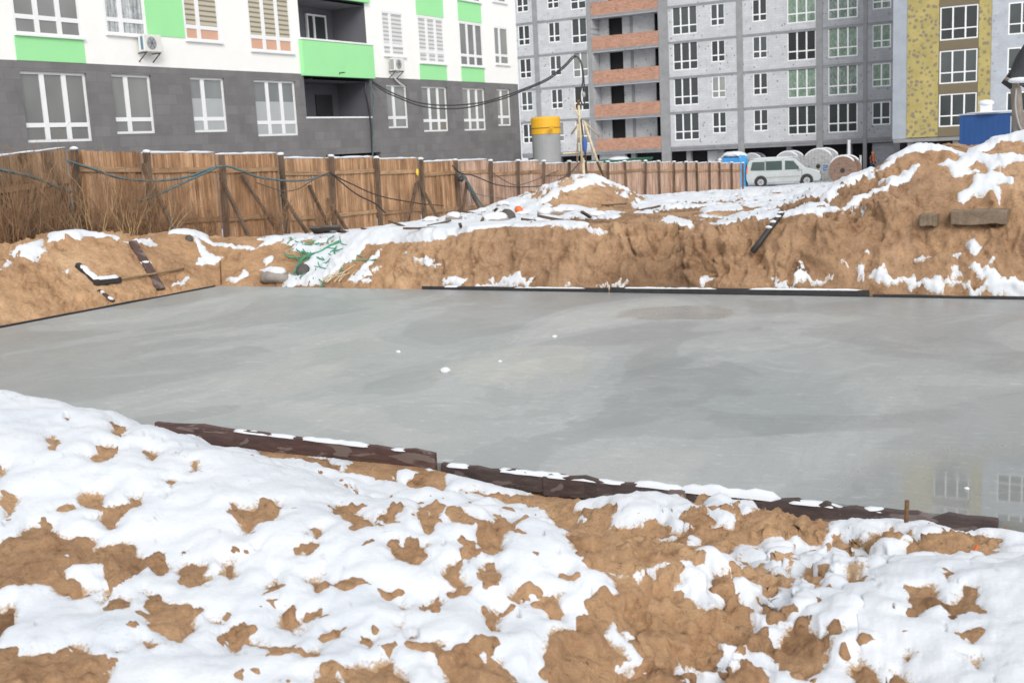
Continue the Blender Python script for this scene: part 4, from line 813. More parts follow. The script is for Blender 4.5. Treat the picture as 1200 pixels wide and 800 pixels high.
cable('power_cable', onX([(575, 201), (590, 211), (605, 217), (622, 213), (640, 206), (655, 200)], -19.2), .016, M['cable_brown'], 'thin brown cable looping over the black one beside the pole')
cable('power_cable', onX([(540, 205), (548, 215), (556, 226), (572, 230), (578, 228)], -19.1), .013, M['cable_teal'], 'thin bluish cable hanging loose by the cable bundle')
cable('power_cable', onX([(582, 232), (600, 233), (625, 233), (645, 232)], -19.2), .014, M['cable_brown'], 'thin cable strung low along the middle boards')
p0 = atX(436, 95, -25.9); p1 = atX(683, 122, -18.6)
def air(pts):
    D0 = (p0-C0)@VF; D1 = (p1-C0)@VF; x0, x1 = pts[0][0], 683; return [atD(x, y, D0+(D1-D0)*min(1, (x-x0)/(x1-x0))) for x, y in pts]
cable('overhead_cable', air([(436, 95), (448, 103), (462, 110), (485, 119), (508, 123), (530, 123.5), (552, 122), (570, 119), (590, 113), (612, 105), (640, 93), (660, 78), (672, 66), (679, 70), (682, 80), (683, 95), (681, 105), (680, 115), (683, 124)]), .030, M['cable'], 'upper black overhead cable from the balcony corner looping over the pole top')
cable('overhead_cable', air([(436, 97), (450, 107), (465, 114), (488, 123), (510, 127), (532, 127.5), (552, 125.5), (570, 121), (592, 115), (613, 106.5), (641, 94.5), (661, 79.5), (674, 67), (681, 73), (684, 90), (685, 110), (685, 124)]), .030, M['cable'], 'lower black overhead cable from the balcony corner looping over the pole top')
cable('wall_cable', onX([(429, 97), (428, 108), (431, 122), (434, 140), (435.5, 160), (436.5, 186)], -25.86), .035, M['cable'], 'black cable running down the wall below the green balcony')
cable('wall_cable', onX([(434, 96), (438, 115), (437.5, 135), (437, 160), (436.8, 186)], -25.84), .025, M['cable_teal'], 'thin grey cable running down the corner below the green balcony')
# cable bundle on the post
a = atX(531, 196, -19.25); mb = MB()
for i in range(5):
    P = [a+np.array([.05, .05*i, -.05-.02*i]), atX(538+i*1.5, 204+i*.8, -19.1), atX(546+i, 208+i*2, -19.05), atX(550+i*4, 222+i*5, -19.0), atX(553+i*5, 238+i*2, -18.9)]; mb.tube(spline(P, 5), .02, 5)
solo(mb, 'cable_bundle', M['cable_teal'], a, 'tangled bundle of bluish cables hanging from a fence post', 'cable')
solo(MB().lump(atX(540, 210, -19.1), .11, (1, 1, .8), .2, 2), 'cable_reel_box', M['plasticblack'], atX(540, 210, -19.1), 'black junction box in the tangled cable bundle', 'junction box', None, True)
solo(MB().lump(atX(489, 202, -19.35), .07, (.6, .8, 1.6), .3, 6), 'tape_knot', M['yellowtape'], atX(489, 202, -19.35), 'yellow tape knot on the reddish fence post', 'tape')

# ------------------------------------------------------------------ pole with props
PX = -18.55; base = atX(686, 224, PX); base[2] = gz(base[0], base[1])
pole = thing('cable_pole', base, 'pale timber pole with thin props that carries the overhead cables', 'pole')
top = atX(678, 120, PX)
def stickpart(nm, a, b, r, mat=M['palewood']): return MB().tube([a, (a+b)/2, b], r, 7).build(nm, mat, pole, None, True)
stickpart('pole', base-np.array([0, 0, .3]), atX(683, 185, PX), .06); stickpart('pole', atX(682, 190, PX), top, .05)
stickpart('pole', atX(681, 140, PX+.08), atX(687, 190, PX+.06), .035, M['post'])
stickpart('pole_tip', atX(678, 123, PX), atX(677.5, 117, PX), .06, M['rust'])
e = atX(718, 224, PX+1.2)
stickpart('prop', atX(684, 142, PX+.05), atX(702, 195, PX+.55), .055); stickpart('prop', atX(700, 190, PX+.5), e-np.array([0, 0, .2]), .05, M['post'])
stickpart('prop', atX(684, 143, PX-.05), atX(702, 160, PX-.8), .045); stickpart('prop', atX(680, 142, PX-.05), atX(670, 157, PX-.7), .04)
stickpart('prop', atX(678, 137, PX), atX(673, 124, PX-.2), .035); stickpart('prop', atX(677, 146, PX), atX(676.5, 190, PX-.5), .04)
stickpart('crossbar', atX(660, 180, PX-.3), atX(697, 178, PX-.3), .035)
MB().lump(atX(685, 170, PX+.1), .16, (.7, .7, 1.9), .3, 12).build('cloth', M['bluecloth'], pole, None, True)
MB().lump(atX(684, 111, PX), .10, (.7, .7, 1.2), .2, 13).build('insulator', M['silogrey'], pole, None, True)

# ------------------------------------------------------------------ windows
def add_window(parent, mats, w, h, cols, transom, at, rz, frame=.075, mull=.10, depth=.10, lower=None, sill=0, kinds=None, store={}):
    """white frame with mullions and one transom; its panes are a child; faces local -y"""
    key = (round(w, 3), round(h, 3), tuple(cols), round(transom, 3), frame, mull, sill, mats.name, lower.name if lower else '')
    if key not in store:
        f = MB(); e = .012
        f.box((-w/2, -depth/2, 0), (w/2, depth/2, frame)).box((-w/2, -depth/2, h-frame), (w/2, depth/2, h)).box((-w/2, -depth/2, frame), (-w/2+frame, depth/2, h-frame)).box((w/2-frame, -depth/2, frame), (w/2, depth/2, h-frame))
        xs = [-w/2+c*w for c in cols]
        for x in xs: f.box((x-mull/2, -depth/2-.004, frame+.002), (x+mull/2, depth/2-.004, h-frame-.002))
        edges = [-w/2+frame]+[q for x in xs for q in (x-mull/2, x+mull/2)]+[w/2-frame]
        for a, b in zip(edges[::2], edges[1::2]): f.box((a, -depth/2+.006, transom-mull*.4), (b, depth/2-.006, transom+mull*.4))
        if sill: f.box((-w/2-.05, -depth/2-sill, -.05), (w/2+.05, depth/2, -.002))
        fo = f.build('window', M['upvc'], parent, (0, 0, 0))
        zlo = transom if lower else frame*.5
        po = MB().box((-w/2+frame*.5, -.012, zlo), (w/2-frame*.5, .012, h-frame*.5)).build('pane', mats, fo, (0, 0, 0)); lo = None
        if lower: lo = MB().box((-w/2+frame*.5, -.012, frame*.5), (w/2-frame*.5, .012, zlo-.004)).build('lower_pane', lower, fo, (0, 0, 0))
        store[key] = (fo, po, lo)
    else:
        a, b, c = store[key]; fo = a.copy(); COL.objects.link(fo); fo.parent = parent
        po = b.copy(); COL.objects.link(po); po.parent = fo
        if c: lo = c.copy(); COL.objects.link(lo); lo.parent = fo
    fo.location = at; fo.rotation_euler = (0, 0, rz); return fo
def holed_wall(mb, u0, u1, v0, v1, holes, fn, depth, nrm_back):
    """rectangular wall with openings; fn(u,v,d) -> point, d = depth behind the face"""
    us = sorted({u0, u1, *[q for h in holes for q in (h[0], h[1]) if u0 < q < u1]}); vs = sorted({v0, v1, *[q for h in holes for q in (h[2], h[3]) if v0 < q < v1]})
    for a, b in zip(us, us[1:]):
        for c, d in zip(vs, vs[1:]):
            mu, mv = (a+b)/2, (c+d)/2
            if any(h[0] < mu < h[1] and h[2] < mv < h[3] for h in holes): continue
            mb.add([fn(a, c, 0), fn(b, c, 0), fn(b, d, 0), fn(a, d, 0)], [(0, 1, 2, 3)])
    for h in holes:
        a, b, c, d = max(h[0], u0), min(h[1], u1), max(h[2], v0), min(h[3], v1)
        if a >= b or c >= d: continue
        dp = h[4] if len(h) > 4 else depth
        quads = [((a, c), (a, d)), ((b, d), (b, c))]
        if d < v1-1e-6 or h[3] <= v1: quads.append(((a, d), (b, d)))
        if c > v0+1e-6 or h[2] >= v0: quads.append(((b, c), (a, c)))
        for p, q in quads: mb.add([fn(*p, 0), fn(*q, 0), fn(*q, dp), fn(*p, dp)], [(0, 1, 2, 3)])

# ------------------------------------------------------------------ green and white apartment block
GX = -26.0; G = thing('apartment_block', (GX, 30, -.5), 'white apartment block with green panels above a grey tiled ground floor', 'building')
ff = lambda u, v, d: (GX-d, u, v)
PIT = 2.865; ROWS = 4
TR = [(21.2, 23.45), (30.6, 32.85), (41.23, 43.33), (44.64, 46.73)]; SM = [(24.35, 25.92), (27.57, 29.16), (38.58, 40.12), (47.86, 49.25), (17.6, 19.2), (13.6, 15.2)]
holes = []; wins = []
for r in range(ROWS):
    z0 = PIT*r
    for a, b in TR: holes.append((a, b, 3.11+z0, 5.01+z0)); wins.append(('t', a, b, 3.11+z0, 1.90, r))
    for a, b in SM: holes.append((a, b, 3.29+z0, 5.02+z0)); wins.append(('s', a, b, 3.29+z0, 1.73, r))
for r in range(ROWS): holes.append((33.33, 37.46, 3.72+PIT*r-(.02 if r else 0), 5.22+PIT*r, 1.6))
holes.append((34.3, 37.9, -.5, 2.36, 2.0))
ZT = 17.0; ZB = -1.6; ZG = 5.28
mb = MB(); holed_wall(mb, 8, 50.06, ZB, ZG, holes, ff, .17, 0); mb.add([(GX, 50.06, ZB), (GX-14, 50.06, ZB), (GX-14, 50.06, ZG), (GX, 50.06, ZG)], [(0, 1, 2, 3)]); mb.add([(GX, 8, ZB), (GX-14, 8, ZB), (GX-14, 8, ZG), (GX, 8, ZG)], [(3, 2, 1, 0)]); mb.build('tile_cladding', M['tile'], G)
mb = MB(); holed_wall(mb, 8, 50.06, ZG, ZT, holes, ff, .17, 0); mb.add([(GX, 50.06, ZG), (GX-14, 50.06, ZG), (GX-14, 50.06, ZT), (GX, 50.06, ZT)], [(0, 1, 2, 3)]); mb.add([(GX, 8, ZG), (GX-14, 8, ZG), (GX-14, 8, ZT), (GX, 8, ZT)], [(3, 2, 1, 0)]); mb.build('wall', M['render'], G)
MB().box((GX-14, 8, ZT), (GX+.05, 50.11, ZT+.3)).build('roof', M['band'], G)
mb = MB(); mb.box((GX-13.9, 8.1, ZB), (GX-2.2, 49.96, ZT-.01))
for a, b in [(8.1, 33.2), (37.6, 49.96)]: mb.box((GX-2.19, a, ZB), (GX-.26, b, ZT-.01))
mb.build('interior', M['black'], G)
def gwin(kind, a, b, z, h, mat, lower=None, sill=0):
    w_ = b-a; x = GX-.13 if not sill else GX-.05
    return add_window(G, mat, w_, h, (.335, .665) if kind == 't' else (.39,), h*.245, (x-GX, (a+b)/2-30, z+.5), math.pi/2, .07, .15, .09, lower, .10 if sill else 0)
for kind, a, b, z, h, r in wins:
    gl = M['glass_grey']; lo = None
    if r == 0 and abs(a-30.6) < .1 or r == 0 and abs(a-27.57) < .1: gl = M['glass_half']
    if r == 1:
        if abs(a-21.2) < .1: gl = M['glass_grey']
        elif abs(a-24.35) < .1: gl = M['curtain']
        elif abs(a-27.57) < .1 or abs(a-30.6) < .1: gl, lo = M['blind_beige'], M['peach']
        elif abs(a-38.58) < .1 or abs(a-41.23) < .1: gl = M['blind_grey']
    fo = gwin(kind, a, b, z, h, gl, lo, 1 if r else 0)
    if gl is M['glass_half']:
        w_ = b-a; MB().box((-w_/2+.06, -.022, .06), (w_/2-.06, -.014, h*.62)).build('screen', M['screen'], fo, (0, 0, 0))
for a, b, c, d in ((21.15, 23.47, 5.285, 5.93), (25.94, 27.53, 6.20, 7.9), (41.17, 43.36, 5.285, 5.92), (44.62, 46.72, 5.285, 5.92), (41.17, 43.36, 7.93, 8.79), (44.62, 46.72, 7.93, 8.79), (21.15, 23.47, 7.93, 8.79), (30.58, 32.87, 7.93, 8.79)):
    MB().box((GX+.001, a, c), (GX+.018, b, d)).build('green_panel', M['green'], G)
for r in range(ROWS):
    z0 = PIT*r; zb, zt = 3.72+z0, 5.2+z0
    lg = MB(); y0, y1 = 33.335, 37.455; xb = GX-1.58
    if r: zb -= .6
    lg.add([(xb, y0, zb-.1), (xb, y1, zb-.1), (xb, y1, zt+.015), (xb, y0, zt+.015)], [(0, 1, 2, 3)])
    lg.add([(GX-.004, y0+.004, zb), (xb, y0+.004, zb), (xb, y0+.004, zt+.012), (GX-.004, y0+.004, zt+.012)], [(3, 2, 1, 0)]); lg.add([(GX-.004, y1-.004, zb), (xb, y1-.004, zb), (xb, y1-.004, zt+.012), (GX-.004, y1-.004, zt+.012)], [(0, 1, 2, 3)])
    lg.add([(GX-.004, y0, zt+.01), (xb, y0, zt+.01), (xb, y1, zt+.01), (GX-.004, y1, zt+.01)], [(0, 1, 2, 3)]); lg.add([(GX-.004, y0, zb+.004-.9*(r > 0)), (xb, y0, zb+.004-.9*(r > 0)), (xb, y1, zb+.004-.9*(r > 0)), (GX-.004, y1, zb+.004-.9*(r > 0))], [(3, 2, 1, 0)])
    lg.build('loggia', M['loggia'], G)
    if r < 3:
        pr = MB().box((GX-.12, 33.2, 5.215+z0), (GX+.16, 37.64, 6.47+z0)).build('balcony_parapet', M['green'], G); pr['_o'] = G['_o']
        MB().box((GX-.14, 33.17, 6.473+z0), (GX+.19, 37.67, 6.53+z0)).build('coping', M['upvc'], pr)
        MB().lathe([(.09, 0), (.09, .03), (.05, .04)], 12, (GX-.7, 34.6, zt-.035)).build('ceiling_lamp', M['acwhite'], G)
    if r == 0:
        da, db = atX(370, 111, xb+.05), atX(391, 138, xb+.05); MB().box((xb+.01, da[1], 2.5), (xb+.05, db[1], da[2])).build('door', M['plasticblack'], G); MB().box((GX-.10, 33.3, 3.70), (GX+.03, 37.5, 3.76)).build('coping', M['upvc'], G)
    else: wa_, wb_ = atX(358, 16, xb+.06), atX(383, 47, xb+.06); add_window(G, M['glass_dark'], wb_[1]-wa_[1], 2.0, (.36,), .25, (xb+.06-GX, (wa_[1]+wb_[1])/2-30, wa_[2]-2.0+PIT*(r-1)+.5), math.pi/2, .07, .10, .09)
cb = MB(); P = onX([(398, 87.5), (398, 85.5), (404, 85)], GX+.17); cb.tube(P, .018, 5); cb.build('spout', M['iron'], G)
def ac_unit(y, z, label, sticker, pipe):
    o = thing('air_conditioner', (GX+.02, y, z), label, 'air conditioner', 'air conditioners on the white wall')
    x0 = GX+.12; MB().box((x0, y-.36, z), (x0+.24, y+.36, z+.50)).build('casing', M['acwhite'], o, None, False, .02)
    MB().lathe([(.19, 0), (.19, .012), (.17, .02)], 24, (x0+.24, y-.06, z+.25), 'x').build('fan_guard', M['silogrey'], o, None)
    fan = MB()
    for k in range(6): a = k*math.pi/3; fan.beam((x0+.265, y-.06, z+.25), (x0+.265, y-.06+math.cos(a)*.17, z+.25+math.sin(a)*.17), .012, .012, (1, 0, 0))
    fan.build('grille', M['acdark'], o)
    if sticker: MB().box((x0+.10, y-.364, z+.05), (x0+.20, y-.362, z+.44)).build('side_label', M['acblue'], o)
    else: MB().box((x0+.03, y-.368, z+.05), (x0+.20, y-.362, z+.44)).build('side_grille', M['silogrey'], o)
    br = MB()
    for s in (-.28, .28): br.beam((GX, y+s, z-.03), (x0+.24, y+s, z-.03), .03, .03); br.beam((GX, y+s, z-.28), (x0+.2, y+s, z-.04), .025, .025, (0, 1, 0))
    br.build('bracket', M['iron'], o)
    if pipe: MB().tube(spline([(GX+.1, y-.2, z), (GX+.12, y-.15, z-.2), (GX+.1, y+.2, z-.42), (GX+.08, y+.75, z-.62)], 6), .03, 6).build('drain_pipe', M['acwhite'], o, None, True)
ac_unit(25.78, 5.68, 'boxy white air conditioner with a blue side label under the curtained window', True, False)
ac_unit(39.12, 5.55, 'white air conditioner with a drain hose under the striped blind window', False, True)

# ------------------------------------------------------------------ unfinished block of aerated concrete
def site_block(name, Ydist, label):
    be = math.radians(2.3); o = thing(name, (-40, Ydist, 0), label, 'building', None, -be); return o
W = site_block('unfinished_block', 92, 'unfinished pale block building with grey concrete grid and orange brick balconies')
wf = lambda u, v, d: (u, d, v)
FL = 11; Z1 = 1.40
COLS3 = [(7.04, 9.24), (16.71, 18.98), (19.92, 22.18)]; COLS2 = [(-7.7, -6.5), (-4.62, -3.45), (10.38, 11.59), (13.88, 15.1), (23.27, 24.65)]; CB3 = (-2.33, -.84)
allw = []
for f in range(FL):
    z0 = 2.0+2.87*f
    for a, b in COLS3: allw.append((a, b, z0, 2.28, (.34, .67)))
    for a, b in COLS2: allw.append((a, b, z0+.42, 1.74, (.5,)))
    allw.append((*CB3, z0+.12, 2.15, (.5,)))
TOPZ = Z1+2.87*FL+.6
holes = [(a, b, z, z+h) for a, b, z, h, _ in allw]
bal = [(-.40, 5.78, Z1+2.87*f+.02 if f else Z1-.1, Z1+2.87*(f+1)-.20, 1.5) for f in range(FL)]
mb = MB(); holed_wall(mb, -7.85, 19.2, Z1, TOPZ, holes+bal, wf, .22, 0); mb.build('wall', M['block'], W)
mb = MB(); holed_wall(mb, 19.2, 25.05, Z1, TOPZ, holes, wf, .22, 0); mb.build('side_wall', M['block_shaded'], W)
mb = MB(); mb.add([(25.05, 0, Z1), (25.05, 14, Z1), (25.05, 14, TOPZ), (25.05, 0, TOPZ)], [(0, 1, 2, 3)]); mb.add([(-7.85, 0, Z1), (-7.85, 14, Z1), (-7.85, 14, TOPZ), (-7.85, 0, TOPZ)], [(3, 2, 1, 0)]); mb.build('end_wall', M['block_shaded'], W)
mb = MB(); mb.box((-7.7, 1.75, -2), (24.9, 13.9, TOPZ-.05)); mb.box((-7.7, .34, Z1+.1), (-.5, 1.74, TOPZ-.05)); mb.box((5.9, .34, Z1+.1), (24.9, 1.74, TOPZ-.05)); mb.build('interior', M['black'], W)
MB().box((-7.9, -.05, TOPZ), (25.1, 14.1, TOPZ+.3)).build('roof', M['band'], W)
for u, w_ in ((-5.9, .45), (-.62, .40), (6.25, .85), (12.83, .5), (19.25, .5), (22.75, .28), (25.15, .45)):
    MB().box((u-w_/2, -.05, -2.2), (u+w_/2, .12, TOPZ-.02)).build('column', M['column'], W)
for f in range(FL+1):
    z = Z1+2.87*f
    segs = [(-7.85, -6.13), (-5.67, -.83), (6.69, 12.57), (13.09, 18.99), (19.51, 22.6), (22.9, 24.92)] 
    for a, b in segs: MB().box((a, -.028, z-.10), (b, .1, z+.10)).build('slab_band', M['band'], W)
    mb = MB().box((-.40, -.04, z-.12), (5.81, 1.74, z+.04)).build('balcony_slab', M['band'], W)
for f in range(FL):
    z = Z1+2.87*f
    if f: pr = MB().box((-.39, -.02, z+.045), (5.80, .12, z+1.12)).build('balcony_parapet', M['brick_orange'], W)
    else: pr = MB().box((-.39, -.02, z+.045), (5.80, .12, z+1.05)).build('balcony_parapet', M['brick_orange'], W)
    mb = MB(); zb = z+.05; zt = z+2.74
    mb.box((-.38, 1.45, zb), (.55, 1.6, zt)).box((1.85, 1.45, zb), (2.6, 1.6, zt)).box((2.85, 1.45, zb), (4.85, 1.6, zt)); mb.build('balcony_back_wall', M['block'], W)
    MB().box((2.6, 1.38, zb), (2.85, 1.55, zt)).build('balcony_pillar', M['column'], W)
rw = random.Random(5)
for a, b, z, h, cols in allw:
    gl = M['glass_dark']
    if a > 19 and a < 23 and 4 < z < 16: gl = M['glass_film']
    elif a > 23 and z > 4: gl = M['glass_film']
    elif a > 16 and rw.random() < .4: gl = M['glass_film']
    elif rw.random() < .12: gl = M['glass_grey']
    add_window(W, gl, b-a, h, cols, h*.31, ((a+b)/2, .10, z), 0, .085, .12, .09)
# open ground storey
for u in (-7.4, -4.4, 2.9, 8.0, 10.9, 16.6, 21.4, 23.5): MB().box((u-.2, .6, -2.2), (u+.2, 1.0, Z1-.12)).build('ground_column', M['column'], W)
MB().box((-7.85, .02, Z1-.30), (25, .4, Z1-.102)).build('ground_beam', M['band'], W)
MB().box((-.3, .5, -2.2), (2.2, .9, Z1-.13)).build('ground_wall', M['block'], W); MB().box((23.2, .45, -2.2), (25.0, .7, Z1-.35)).build('ground_wall', M['block_shaded'], W); MB().box((9.5, 1.1, -2.2), (10.8, 1.3, Z1-.4)).build('ground_wall', M['block'], W)

# ------------------------------------------------------------------ yellow insulated block
Yb = site_block('insulated_block', 84.6, 'block building wrapped in yellow insulation with a brown window strip')
CW = [(29.13, 31.55), (33.40, 35.8), (38.2, 40.5)]; yw = [(a, b, 2.06+2.88*f, 2.20 if a < 30 else 2.05) for f in range(FL) for a, b in CW]
holes = [(a, b, z, z+h) for a, b, z, h in yw]; TY = 1.42+2.88*FL+.6
mb = MB(); mb.box((26.05, .03, 1.38), (27.0, .3, TY)); mb.build('pale_strip', M['palestrip'], Yb)
for a, b in ((27.0, 29.08), (31.60, 32.38)): mb = MB(); holed_wall(mb, a, b, 1.42, TY, holes, wf, .2, 0); mb.build('insulation', M['insul'], Yb)
mb = MB(); fnb = lambda u, v, d: (u, d+.03, v); holed_wall(mb, 29.08, 31.60, 1.42, TY, holes, fnb, .2, 0); mb.build('brown_strip', M['brownband'], Yb)
mb = MB(); fnp = lambda u, v, d: (u, d+.05, v); holed_wall(mb, 32.38, 46, 1.42, TY, holes, fnp, .2, 0); mb.build('wall', M['palewall'], Yb)
mb = MB(); mb.add([(26.05, .03, 1.38), (26.05, 12, 1.38), (26.05, 12, TY), (26.05, .03, TY)], [(3, 2, 1, 0)]); mb.add([(46, .05, 1.38), (46, 12, 1.38), (46, 12, TY), (46, .05, TY)], [(0, 1, 2, 3)]); mb.build('end_wall', M['palewall'], Yb)
MB().box((26.2, .36, 1.2), (45.9, 12, TY-.05)).build('interior', M['black'], Yb); MB().box((26.2, 2.6, -2.2), (45.9, 12, 1.1)).build('ground_interior', M['black'], Yb)
MB().box((26.0, -.05, TY), (46.1, 12.1, TY+.3)).build('roof', M['band'], Yb)
MB().box((26.1, .06, 1.12), (45.95, 2.5, 1.375)).build('ground_slab', M['band'], Yb)
for u in (27.2, 30.2, 33.2, 36.5, 40): MB().box((u-.18, .3, -2.2), (u+.18, .65, 1.115)).build('ground_column', M['column'], Yb)
for a, b in CW[:1]:
    for f in range(FL+1): MB().box((a-.03, -.004, 4.26+2.88*(f-1)+.02), (b+.03, .025, 4.26+2.88*(f-1)+.66)).build('brown_panel', M['brownband'], Yb)
for a, b, z, h in yw: add_window(Yb, M['glass_dark'], b-a, h, (.34, .67), h*.33, ((a+b)/2, .09, z), 0, .085, .10, .09)

# ------------------------------------------------------------------ behind the fence and the mound
def snowpatch(parent, c, r, sq, seed, org=None): return MB().lump(c, r, sq, .2, seed, 9).build('snow_cap', M['snowcap'], parent, org, True)
# tank
p = atX(639.5, 150, -23.6); zt = atX(639.5, 137.5, -23.6)[2]; zm = atX(639.5, 157.5, -23.6)[2]; g0 = -.55; r = 17.2*((p-C0)@VF)/FPX
tank = thing('mortar_tank', (p[0], p[1], g0), 'grey cylindrical tank with a bright yellow top standing behind the fence', 'tank')
MB().lathe([(r*.96, g0), (r*.97, zm)], 28, (p[0], p[1], 0)).build('tank_body', M['silogrey'], tank, None, False)
lid = MB().lathe([(r*.985, zm+.004), (r, zm+.02), (r, zt-.06), (r*.96, zt), (.02, zt+.05)], 28, (p[0], p[1], 0)).build('lid', M['yellow'], tank); lid['_o'] = tank['_o']
MB().lathe([(r*1.0, zm+.27), (r*1.02, zm+.275), (r*1.02, zm+.30), (r*1.0, zm+.305)], 28, (p[0], p[1], 0)).build('seam', M['rust'], lid)
q = atX(645, 153, -23.6+r*.9); MB().box((q[0], q[1]-.14, zm+.22), (q[0]+.12, q[1]+.14, zm+.36)).build('handle', M['yellow'], lid)
# green container
a = atX(722, 188, -22.5); b = atX(764, 187.5, -22.5); gc = thing('waste_container', ((a[0]+b[0])/2, (a[1]+b[1])/2, -1.2), 'dark green metal container just topping the fence', 'container')
MB().box((-25.0, a[1], -1.2), (-22.5, b[1], a[2]-.10)).build('body', M['greensheet'], gc, None, False, .03); MB().box((-25.05, a[1]-.05, a[2]-.098), (-22.45, b[1]+.05, a[2])).build('rim', M['greensheet'], gc)
mb = MB()
for k in range(8): y = a[1]+(b[1]-a[1])*(k+.5)/8; mb.box((-22.499, y-.05, -1.1), (-22.44, y+.05, a[2]-.11))
mb.build('ribs', M['greensheet'], gc); snowpatch(gc, (-23.2, a[1]+2.0, a[2]+.02), .5, (1, 1.8, .25), 5)
# portable toilet
c = atD(864.5, 205, 77); g0 = -1.32; to = thing('portable_toilet', (c[0], c[1], g0), 'blue portable toilet with snow on its roof at the far end of the fence', 'toilet', None, math.radians(-6)); ht = 2.05
bd = MB().box((-.85, -.6, .05), (.40, .6, ht)).build('cabin', M['toiletblue'], to, (0, 0, 0), False, .03)
rb = MB().box((.405, -.66, .02), (.82, -.2, ht+.12)).build('ribbed_panel', M['toiletlight'], to, (0, 0, 0))
mb = MB()
for k in range(14): z = .12+k*.155; mb.box((.39, -.70, z), (.84, -.662, z+.07))
mb.build('rib', M['toiletlight'], rb, (0, 0, 0))
MB().box((-.62, -.64, .12), (.12, -.604, 1.85)).build('door', M['toiletblue'], to, (0, 0, 0)); MB().box((.02, -.67, .95), (.10, -.642, 1.05)).build('handle', M['plasticblack'], to, (0, 0, 0))
mb = MB(); n_ = 12; vs = []; fs = []
for i in range(n_+1):
    x = -.95+1.45*i/n_; z = ht+.30*math.sin(math.pi*i/n_)**.7
    for y, zz in ((-.68, -.03), (.68, -.03), (.68, .02), (-.68, .02)): vs.append((x, y, z+zz))
for i in range(n_):
    for k in range(4): fs.append((i*4+k, (i+1)*4+k, (i+1)*4+(k+1) % 4, i*4+(k+1) % 4))
fs += [(0, 1, 2, 3), tuple(n_*4+k for k in (3, 2, 1, 0))]
rf = mb.add(vs, fs).build('roof', M['whitesheet'], to, (0, 0, 0)); snowpatch(rf, (-.22, 0, ht+.22), .70, (1.1, .95, .30), 3, (0, 0, 0)); snowpatch(rf, (.6, -.4, ht+.14), .24, (1.1, 1.1, .6), 4, (0, 0, 0))
# van
p = atz(923, 217.5, -1.30); van = thing('minivan', (p[0], p[1], -1.30), 'white minivan parked on the snow at the end of the fence, nose to the right', 'van', None, math.radians(17))
prof = [(.08, .34), (0, .55), (.0, 1.05), (.10, 1.62), (.28, 1.84), (.8, 1.90), (2.9, 1.90), (3.2, 1.84), (3.95, 1.17), (4.55, 1.02), (4.80, .85), (4.88, .62), (4.86, .38), (4.70, .28), (.25, .28)]
prof = [(x-2.75, z) for x, z in prof]; n_ = len(prof)
def ty(z): return .93-.16*max(0, z-1.0)/.9
vs = [(x, -ty(z), z) for x, z in prof]+[(x, ty(z), z) for x, z in prof]; fs = [tuple(range(n_)), tuple(range(2*n_-1, n_-1, -1))]+[(i, i+n_, (i+1) % n_+n_, (i+1) % n_) for i in range(n_)]
body = MB().add(vs, fs).build('body', M['vanpaint'], van, (0, 0, 0), False, .05); O0 = (0, 0, 0)
def sidepane(nm, pts, m, e=.012, parent=van):
    for sgn in (-1, 1):
        mb = MB(); q = [(x-2.75, sgn*(ty(z)+e), z) for x, z in pts]; q2 = [(x-2.75, sgn*(ty(z)-.03), z) for x, z in pts]; k = len(q); f = [tuple(range(k)), tuple(range(2*k-1, k-1, -1))]+[(i, (i+1) % k, (i+1) % k+k, i+k) for i in range(k)]
        mb.add(q+q2, f).build(nm, m, parent, O0)
sidepane('side_window', [(.30, 1.15), (1.22, 1.12), (1.22, 1.68), (.42, 1.68)], M['carglass']); sidepane('side_window', [(1.30, 1.12), (2.35, 1.10), (2.35, 1.70), (1.30, 1.70)], M['carglass']); sidepane('side_window', [(2.55, 1.10), (3.55, 1.10), (3.10, 1.66), (2.55, 1.70)], M['carglass'])
sidepane('door_seam', [(2.42, .42), (2.45, .42), (2.45, 1.80), (2.42, 1.80)], M['acdark'], .004); sidepane('door_seam', [(3.62, .5), (3.65, .5), (3.65, 1.08), (3.62, 1.08)], M['acdark'], .004); sidepane('door_seam', [(1.25, .42), (1.275, .42), (1.275, 1.80), (1.25, 1.80)], M['acdark'], .004)
sidepane('side_moulding', [(.7, .60), (3.55, .62), (3.55, .68), (.7, .66)], M['silogrey'], .02); sidepane('tail_lamp', [(.02, .95), (.10, .95), (.14, 1.4), (.07, 1.4)], M['orangeplastic'], .014)
mb = MB(); d = .012; a_ = [(3.24-2.75, -.70, 1.80), (3.24-2.75, .70, 1.80), (3.90-2.75, .80, 1.215), (3.90-2.75, -.80, 1.215)]; mb.add([(x+.012, y, z+.012) for x, y, z in a_]+[(x-.05, y, z-.03) for x, y, z in a_], [(3, 2, 1, 0), (4, 5, 6, 7), (0, 1, 5, 4), (1, 2, 6, 5), (2, 3, 7, 6), (3, 0, 4, 7)]); mb.build('windscreen', M['carglass'], van, O0)
for y in (-.62, .62): MB().lump((4.70-2.75, y, .82), .16, (.8, 1.15, .75), .05, 3).build('headlight', M['lamp'], van, O0, True)
MB().box((4.84-2.75, -.38, .66), (4.90-2.75, .38, .84)).build('grille', M['plasticblack'], van, O0); MB().box((4.60-2.75, -.86, .30), (4.93-2.75, .86, .56)).build('bumper', M['acdark'], van, O0, False, .05)
